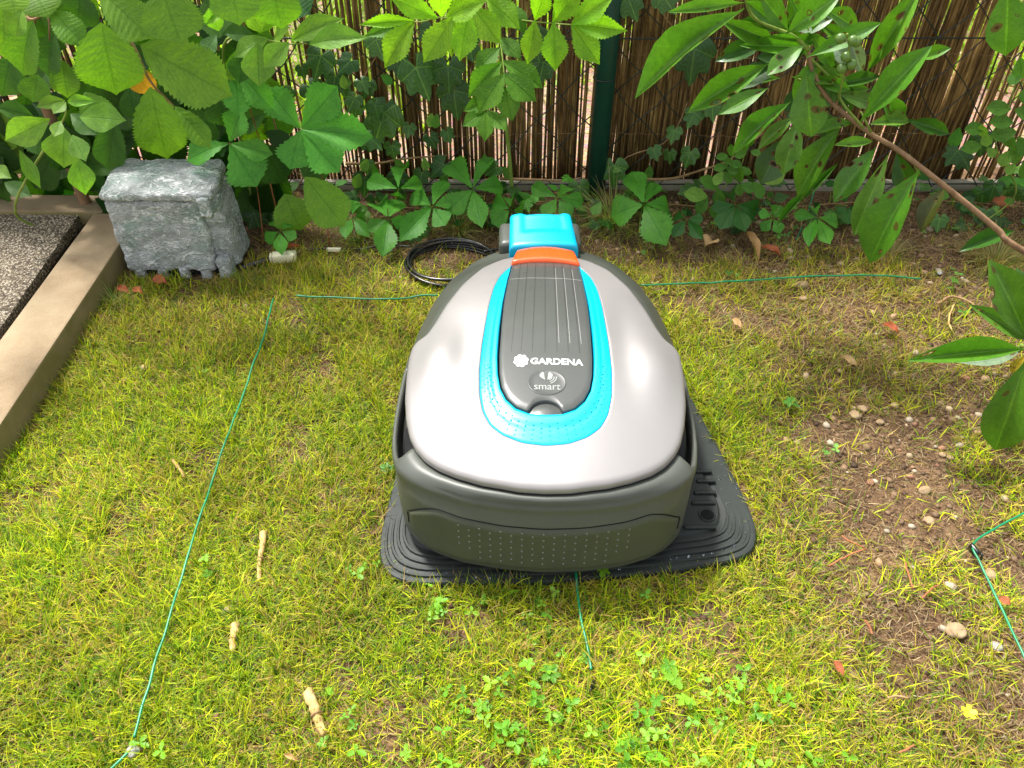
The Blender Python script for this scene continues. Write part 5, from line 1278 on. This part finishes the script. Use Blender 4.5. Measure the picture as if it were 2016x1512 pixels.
for b, t, w_, c, Y in [((1462, 20), (1240, 158), 74, 'la', 1.12), ((1512, 126), (1363, 207), 58, 'la', 1.14), ((1414, 37), (1526, 84), 42, 'la', 1.18), ((1588, 146), (1596, 273), 80, 'la', 1.10), ((1555, 202), (1441, 285), 48, 'la', 1.15),
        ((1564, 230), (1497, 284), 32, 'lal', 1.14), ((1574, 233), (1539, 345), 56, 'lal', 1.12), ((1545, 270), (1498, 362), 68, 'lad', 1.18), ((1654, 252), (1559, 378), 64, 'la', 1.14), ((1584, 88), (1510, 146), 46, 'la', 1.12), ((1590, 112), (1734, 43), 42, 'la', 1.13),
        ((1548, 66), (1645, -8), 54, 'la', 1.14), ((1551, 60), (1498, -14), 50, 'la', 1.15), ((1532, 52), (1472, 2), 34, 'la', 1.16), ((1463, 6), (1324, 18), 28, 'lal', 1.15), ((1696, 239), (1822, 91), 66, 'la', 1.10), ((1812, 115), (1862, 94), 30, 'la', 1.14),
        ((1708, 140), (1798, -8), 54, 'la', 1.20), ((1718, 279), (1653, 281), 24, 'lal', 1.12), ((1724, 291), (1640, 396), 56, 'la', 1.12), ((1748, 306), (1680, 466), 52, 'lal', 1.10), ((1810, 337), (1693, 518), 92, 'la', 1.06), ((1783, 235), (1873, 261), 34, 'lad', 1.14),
        ((1862, 368), (1806, 449), 46, 'olive', 1.12), ((1995, 455), (1905, 482), 38, 'lad', 1.10), ((1680, 244), (1610, 251), 30, 'la', 1.14), ((1668, 62), (1698, 144), 36, 'pale', 1.20), ((1640, 88), (1668, 122), 34, 'pale', 1.20), ((1572, 62), (1630, 34), 44, 'pale', 1.22), ((1734, 150), (1655, 162), 30, 'lad', 1.18),  # pale leaves here have the sheen of reflective foliage put into their colour
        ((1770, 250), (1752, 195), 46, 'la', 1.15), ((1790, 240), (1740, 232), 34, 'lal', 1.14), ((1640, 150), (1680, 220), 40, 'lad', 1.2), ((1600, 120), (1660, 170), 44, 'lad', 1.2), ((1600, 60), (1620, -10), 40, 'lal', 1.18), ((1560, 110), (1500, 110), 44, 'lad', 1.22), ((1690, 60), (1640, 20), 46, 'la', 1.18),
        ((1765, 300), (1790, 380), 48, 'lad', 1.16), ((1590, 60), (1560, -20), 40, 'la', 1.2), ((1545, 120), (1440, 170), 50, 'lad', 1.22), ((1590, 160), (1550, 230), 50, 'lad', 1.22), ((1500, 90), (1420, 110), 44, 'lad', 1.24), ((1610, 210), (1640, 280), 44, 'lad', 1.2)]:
    leaf_px('laurel', la, b, t, w_, c, Y, -.03)
for k in range(20):
    a, b = random.gauss(1575, 50), random.gauss(110, 55); an = random.uniform(0, 6.28); ln = random.uniform(70, 120); Yb = random.uniform(1.16, 1.26)
    leaf_px('laurel', la, (a, b), (a + ln * math.cos(an), b + ln * .8 * math.sin(an)), ln * .36, random.choice(['la', 'lad', 'la', 'lal']), Yb)
# narrow dark leaves standing for a crossing stalk, its shade in their colour
for b, t, w_ in (((1650, 322), (1575, 392), 20), ((1600, 366), (1528, 436), 18)): leaf_px('laurel', la, b, t, w_, 'lad', 1.2)
for (a, b) in ((1654, 76), (1679, 80), (1686, 82), (1666, 112), (1676, 127), (1657, 135)):
    bm = bmesh.new(); bmesh.ops.create_uvsphere(bm, u_segments=14, v_segments=9, radius=.0072); o = from_bm('berry', bm, bpy.data.materials.get('green_berry') or plastic('green_berry', (.10, .19, .03), .25, .6, .2), la)
    o.location = V(a, b, 1.09) - o_
stem(la, [V(1668, 66, 1.10) - o_, V(1672, 100, 1.10) - o_, V(1662, 140, 1.10) - o_, V(1650, 200, 1.14) - o_], .0014, .0014, 'twig', 'berry_stalk')
# the rest of the shrub, to the right of the photo
for k in range(420):
    p = Vector((random.uniform(1.02, 1.75), random.uniform(.35, 1.5), random.uniform(.25, 1.35)))
    if p.z < .55 and p.y > .9 and p.x < 1.25: continue
    d = Vector((random.gauss(0, .6), random.gauss(0, .6), random.gauss(-.3, .4))).normalized()
    if in_view(p) or in_view(p + d * .15): continue
    put_leaf('laurel', la, p, p + d * random.uniform(.10, .15), random.uniform(.04, .055), random.choice(['la', 'lad', 'la', 'lal']))
for (a, b) in (((1.3, .9, 0), (1.4, .9, 1.2)), ((1.3, .9, 0), (1.2, .6, 1.1)), ((1.35, .95, 0), (1.5, 1.2, 1.1))):
    stem(la, [Vector(a) - o_, (Vector(a) + Vector(b)) / 2 + Vector((.03, .02, 0)) - o_, Vector(b) - o_], .012, .005, 'bark', 'trunk')

ls = empty('laurel_sprig', (1.02, .95, 0), label='laurel sprig with three big hole-riddled leaves entering at the right edge', cat='sprig'); o_ = Vector(ls.location)
stem(ls, [Vector((.05, .02, 0)), Vector((.0, -.06, .12)), V(2040, 690, .90) - o_, V(2012, 680, .89) - o_], .004, .003, 'twig')
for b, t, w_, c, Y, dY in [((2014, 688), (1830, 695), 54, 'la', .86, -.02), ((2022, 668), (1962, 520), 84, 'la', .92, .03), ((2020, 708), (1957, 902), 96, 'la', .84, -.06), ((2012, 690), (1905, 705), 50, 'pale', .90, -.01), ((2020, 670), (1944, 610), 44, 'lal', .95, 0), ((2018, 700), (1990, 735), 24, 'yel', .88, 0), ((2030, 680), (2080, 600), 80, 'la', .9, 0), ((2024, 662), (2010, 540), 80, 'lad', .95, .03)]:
    leaf_px('laurel', ls, b, t, w_, c, Y, dY)
lt = empty('laurel_twig', (1.12, 1.15, 0), label='single large laurel leaf hanging down at the top right corner', cat='twig'); o_ = Vector(lt.location)
stem(lt, [Vector((.05, 0, 0)), Vector((.06, 0, .5)), V(2040, -60, 1.10) - o_, V(1985, -34, 1.08) - o_], .004, .0022, 'twig')
leaf_px('laurel', lt, (1985, -34), (1980, 115), 82, 'la', 1.06, -.02); leaf_px('laurel', lt, (2030, -20), (2020, 90), 60, 'lal', 1.10, -.02)

# grass tuft by the post and at right
tuftE = build_blades('tuft', 900, (0, 1, 0, 1), lambda x, y: np.zeros_like(x), grass_cols, (.1, .1), (.001, .001), M['grass'], excl=False) if False else None
def tuft(cx, cy, n_, R_, ln, label, pal):
    vs, fs, cols = [], [], []
    for k in range(n_):
        a = random.uniform(0, 6.28); r_ = R_ * random.random() * .35; e_ = R(random.uniform(25, 80)); L = ln * random.uniform(.5, 1.1)
        p = Vector((cx + r_ * math.cos(a), cy + r_ * math.sin(a), 0)); b = len(vs); w2 = random.uniform(.0006, .0012)
        c = Vector(random.choice(pal)) * random.uniform(.7, 1.2); sx_ = Vector((-math.sin(a), math.cos(a), 0)) * w2
        for s in range(5):
            vs += [p - sx_ * (1 - s / 4.5), p + sx_ * (1 - s / 4.5)]; cols += [c, c]
            ee = e_ - s * random.uniform(.15, .45); p = p + Vector((math.cos(a) * math.cos(ee), math.sin(a) * math.cos(ee), math.sin(ee))) * L / 4; p.z = max(p.z, .006)
        for s in range(4): fs.append((b + 2 * s, b + 2 * s + 1, b + 2 * s + 3, b + 2 * s + 2))
    o = mk('grass_tuft', vs, fs, M['grass']); ca = o.data.color_attributes.new('col', 'FLOAT_COLOR', 'POINT')
    ca.data.foreach_set('color', np.array([(*c, 1) for c in cols]).reshape(-1)); tag(o, label, 'grass tuft', 'taller grass tufts near the fence')
gp = [(.13, .25, .03), (.3, .34, .08), (.42, .33, .15), (.20, .30, .04)]; dp = [(.45, .36, .14), (.38, .30, .10), (.5, .42, .2), (.2, .3, .05)]
for px_, py_, n_, R_, ln, lab, pal in ((1205, 440, 240, .09, .12, 'tall half-dry grass tuft right of the turquoise cap', gp), (1960, 520, 380, .14, .08, 'sunny yellow grass tuft at the right edge under the laurel branch', dp), (900, 455, 150, .07, .08, 'yellowish grass tuft behind the cable coil', dp),
                                 (700, 470, 130, .10, .07, 'sparse grass tuft right of the cream connector', gp), (1745, 500, 160, .10, .05, 'brown grass tuft under the lowest laurel leaf', dp), (230, 600, 120, .06, .05, 'green grass tuft against the edging stone', gp), (480, 560, 160, .09, .045, 'green grass tuft right of the faux-rock box', gp)):
    p = G(px_, py_, 0); tuft(p.x, p.y, n_, R_, ln, lab, pal)

# small clover-like weeds in the lawn
def weeds(name, spots, label, cols, size):
    vs, fs, cc = [], [], []
    for (x_, y_) in spots:
        nl = random.choice([3, 3, 3, 5]); a0 = random.uniform(0, 6.28); h = random.uniform(.009, .026); s0_ = random.uniform(*size)
        C_ = Vector((x_, y_, h)); col = Vector(random.choice(cols)) * random.uniform(.8, 1.2); tl = Vector((random.gauss(0, .35), random.gauss(-.1, .35), 1)).normalized()
        for q in range(nl):
            a = a0 + q * 6.283 / nl * (1 if nl == 5 else .9) + random.gauss(0, .12); d = Vector((math.cos(a), math.sin(a), random.uniform(-.25, .2))); d = (d - tl * d.dot(tl) * .7).normalized(); sd_ = tl.cross(d).normalized(); s = s0_ * random.uniform(.6, 1.15)
            out = [(0, .03), (.25, .16), (.42, .34), (.50, .22), (.66, .36), (.74, .22), (.88, .24), (1.0, .05)]
            b = len(vs)
            for (t, w_) in out:
                P = C_ + d * t * s; vs += [P + sd_ * w_ * s + tl * .1 * s * w_ * 2, P - tl * .04 * s, P - sd_ * w_ * s + tl * .1 * s * w_ * 2]; cc += [col, col * .85, col]
            for i in range(len(out) - 1):
                k = b + 3 * i; fs += [(k, k + 1, k + 4, k + 3), (k + 1, k + 2, k + 5, k + 4)]
        b = len(vs); st_ = Vector((x_ + random.gauss(0, .004), y_ + random.gauss(0, .004), 0)); vs += [st_, st_ + Vector((.001, 0, 0)), C_ + Vector((.0008, 0, 0)), C_]; cc += [col] * 4; fs.append((b, b + 1, b + 2, b + 3))
    o = mk(name, vs, fs, M['weed']); ca = o.data.color_attributes.new('col', 'FLOAT_COLOR', 'POINT'); ca.data.foreach_set('color', np.array([(*c, 1) for c in cc]).reshape(-1))
    tag(o, label, 'weeds', kind='stuff'); return o
sp = []
def around(px_, py_, n_, sx_, sy_):
    for _ in range(int(n_ * .62 + .5)):
        p = G(random.gauss(px_, sx_), random.gauss(py_, sy_), .02); sp.append((p.x, p.y))
for a in ((920, 1410, 20, 60, 35), (1030, 1440, 20, 60, 40), (1330, 1340, 20, 60, 40), (1250, 1440, 18, 80, 40), (1430, 1400, 20, 60, 50), (1040, 1180, 8, 30, 30), (1060, 1230, 8, 30, 20), (720, 1110, 7, 25, 22), (860, 1180, 5, 30, 20), (950, 1200, 6, 40, 20), (1210, 1160, 3, 40, 20), (720, 1430, 5, 40, 40),
          (400, 1105, 4, 20, 15), (1340, 1480, 18, 110, 30), (990, 1310, 10, 80, 30), (1510, 1350, 8, 40, 40), (1570, 1500, 8, 60, 20), (1180, 1300, 8, 60, 30), (1100, 1400, 14, 90, 50), (845, 1490, 8, 60, 20), (300, 1470, 3, 30, 20), (620, 1390, 3, 50, 50)): around(*a)
weeds('lawn_weeds', sp, 'bright green three-leaved weeds spreading through the lawn in the foreground', [(.18, .42, .02), (.25, .50, .03), (.13, .34, .02)], (.007, .0125))
sp = []
for a in ((1570, 795, 6, 14, 9), (400, 730, 4, 14, 10), (1560, 465, 9, 14, 10), (1290, 480, 5, 20, 8), (1465, 540, 4, 12, 4), (1880, 545, 6, 16, 8), (1640, 890, 3, 8, 5), (1390, 440, 8, 20, 10), (700, 470, 3, 10, 6), (760, 915, 3, 12, 4), (1895, 600, 3, 8, 5), (1860, 440, 10, 40, 16)): around(*a)
weeds('soil_weeds', sp, 'scattered small green weeds on the bare soil around the mower', [(.10, .30, .03), (.15, .36, .05), (.06, .2, .03)], (.006, .012))

# yellow flower
p = G(1908, 1402, .03); fl = empty('yellow_flower', (p.x, p.y, .0), label='tiny yellow flower in the grass at the lower right', cat='flower'); ym = plastic('yellow_petal', (.8, .62, .02), .5)
tube('stalk', [(0, 0, 0), (.002, 0, .015), (0, 0, .029)], .0007, M['twig'], fl, 5)
for q in range(5):
    a = q * 1.2566; d = Vector((math.cos(a), math.sin(a), .25)); s_ = Vector((-math.sin(a), math.cos(a), 0)); b_ = Vector((0, 0, .029))
    mk('petal', [b_, b_ + d * .004 + s_ * .003, b_ + d * .0085 + s_ * .002, b_ + d * .0085 - s_ * .002, b_ + d * .004 - s_ * .003], [(0, 1, 2, 3, 4)], ym, fl, False)

# dead leaves
DG = 'dead leaves on the ground'
for b, t, w_, c, lab in [((1388, 486), (1408, 462), 26, 'dead', 'curled beige dead leaf under the rose shoot'), ((1470, 462), (1498, 494), 14, 'dead', 'long thin beige dead leaf below the dark creeper sprig'), ((1500, 488), (1540, 494), 12, 'rust', 'reddish dead leaf left of the bright green weed'),
        ((1965, 1178), (1992, 1188), 16, 'rust', 'rust-red curled leaf touching the green wire at the right edge'), ((1640, 1302), (1662, 1326), 13, 'rust', 'dark red dead leaf in the lawn at the lower right'), ((300, 552), (326, 552), 18, 'rust', 'orange-brown dead leaf against the foot of the faux-rock box'),
        ((232, 567), (252, 572), 12, 'rust', 'left one of two small orange leaves in front of the faux-rock box'), ((262, 570), (278, 572), 12, 'rust', 'right one of two small orange leaves in front of the faux-rock box'), ((1738, 640), (1772, 648), 14, 'rust', 'brown dead leaf in the thin grass right of the mower'),
        ((1440, 690 - 60), (1460, 640), 12, 'dead', 'pale dead leaf in the grass right of the grey shell'), ((1950, 395), (1990, 402), 26, 'rust', 'brown dead leaf at the fence foot near the right edge'), ((1655, 705), (1690, 715), 14, 'dead', 'tan dead leaf in the thin grass above the gravelly patch'),
        ((565, 490), (590, 480), 8, 'rust', 'thin orange-brown leaf scrap on the cream connector'), ((560, 1455 + 30), (585, 1495), 8, 'dead', 'yellow straw leaf at the bottom edge of the lawn')]:
    B, T = G(*b, .016), G(*t, .02); put_leaf('dead', None, B, T, w_ * pxm(B) * 1.3, c, name='dead_leaf', nrm=Vector((0, -.2, 1)))
    tag(bpy.context.scene.objects[-1] if False else COL.objects[-1], lab, 'dead leaf', DG)

# bushes beyond the screen, low clumps
for k, (x_, y_, s_) in enumerate(((-4.6, 5.6, 2.0), (-2.2, 6.0, 2.2), (.4, 5.8, 2.1), (2.9, 6.1, 2.2), (5.3, 5.6, 2.0))):
    vs, fs, cc = [], [], []
    for q in range(9000):
        d = Vector((random.gauss(0, 1), random.gauss(0, 1), random.gauss(0, 1))).normalized() * random.uniform(.55, 1) * s_; c0 = Vector((x_, y_, s_ * .85)) + Vector((d.x * 1.0, d.y * .8, d.z * .85))
        a = Vector((random.gauss(0, 1), random.gauss(0, 1), random.gauss(0, 1))).normalized() * .075; b_ = a.cross(Vector((random.random(), random.random(), 1))).normalized() * .045; i = len(vs)
        vs += [c0 - a, c0 + b_, c0 + a, c0 - b_]; fs.append((i, i + 1, i + 2, i + 3)); col = Vector((.12, .28, .03)) * random.uniform(.6, 1.3); cc += [col] * 4
    o = mk('bush', vs, fs, M['weed'], None, False); ca = o.data.color_attributes.new('col', 'FLOAT_COLOR', 'POINT'); ca.data.foreach_set('color', np.array([(*c, 1) for c in cc]).reshape(-1))
    tag(o, ('leftmost green bush far beyond the reed screen, behind the hazel', 'green bush beyond the reeds behind the elder leaves, second from left', 'middle green bush beyond the screen, in line with the green post', 'green bush beyond the screen behind the laurel berries', 'rightmost green bush far beyond the reed screen')[k], 'bush', 'bushes beyond the reed screen')
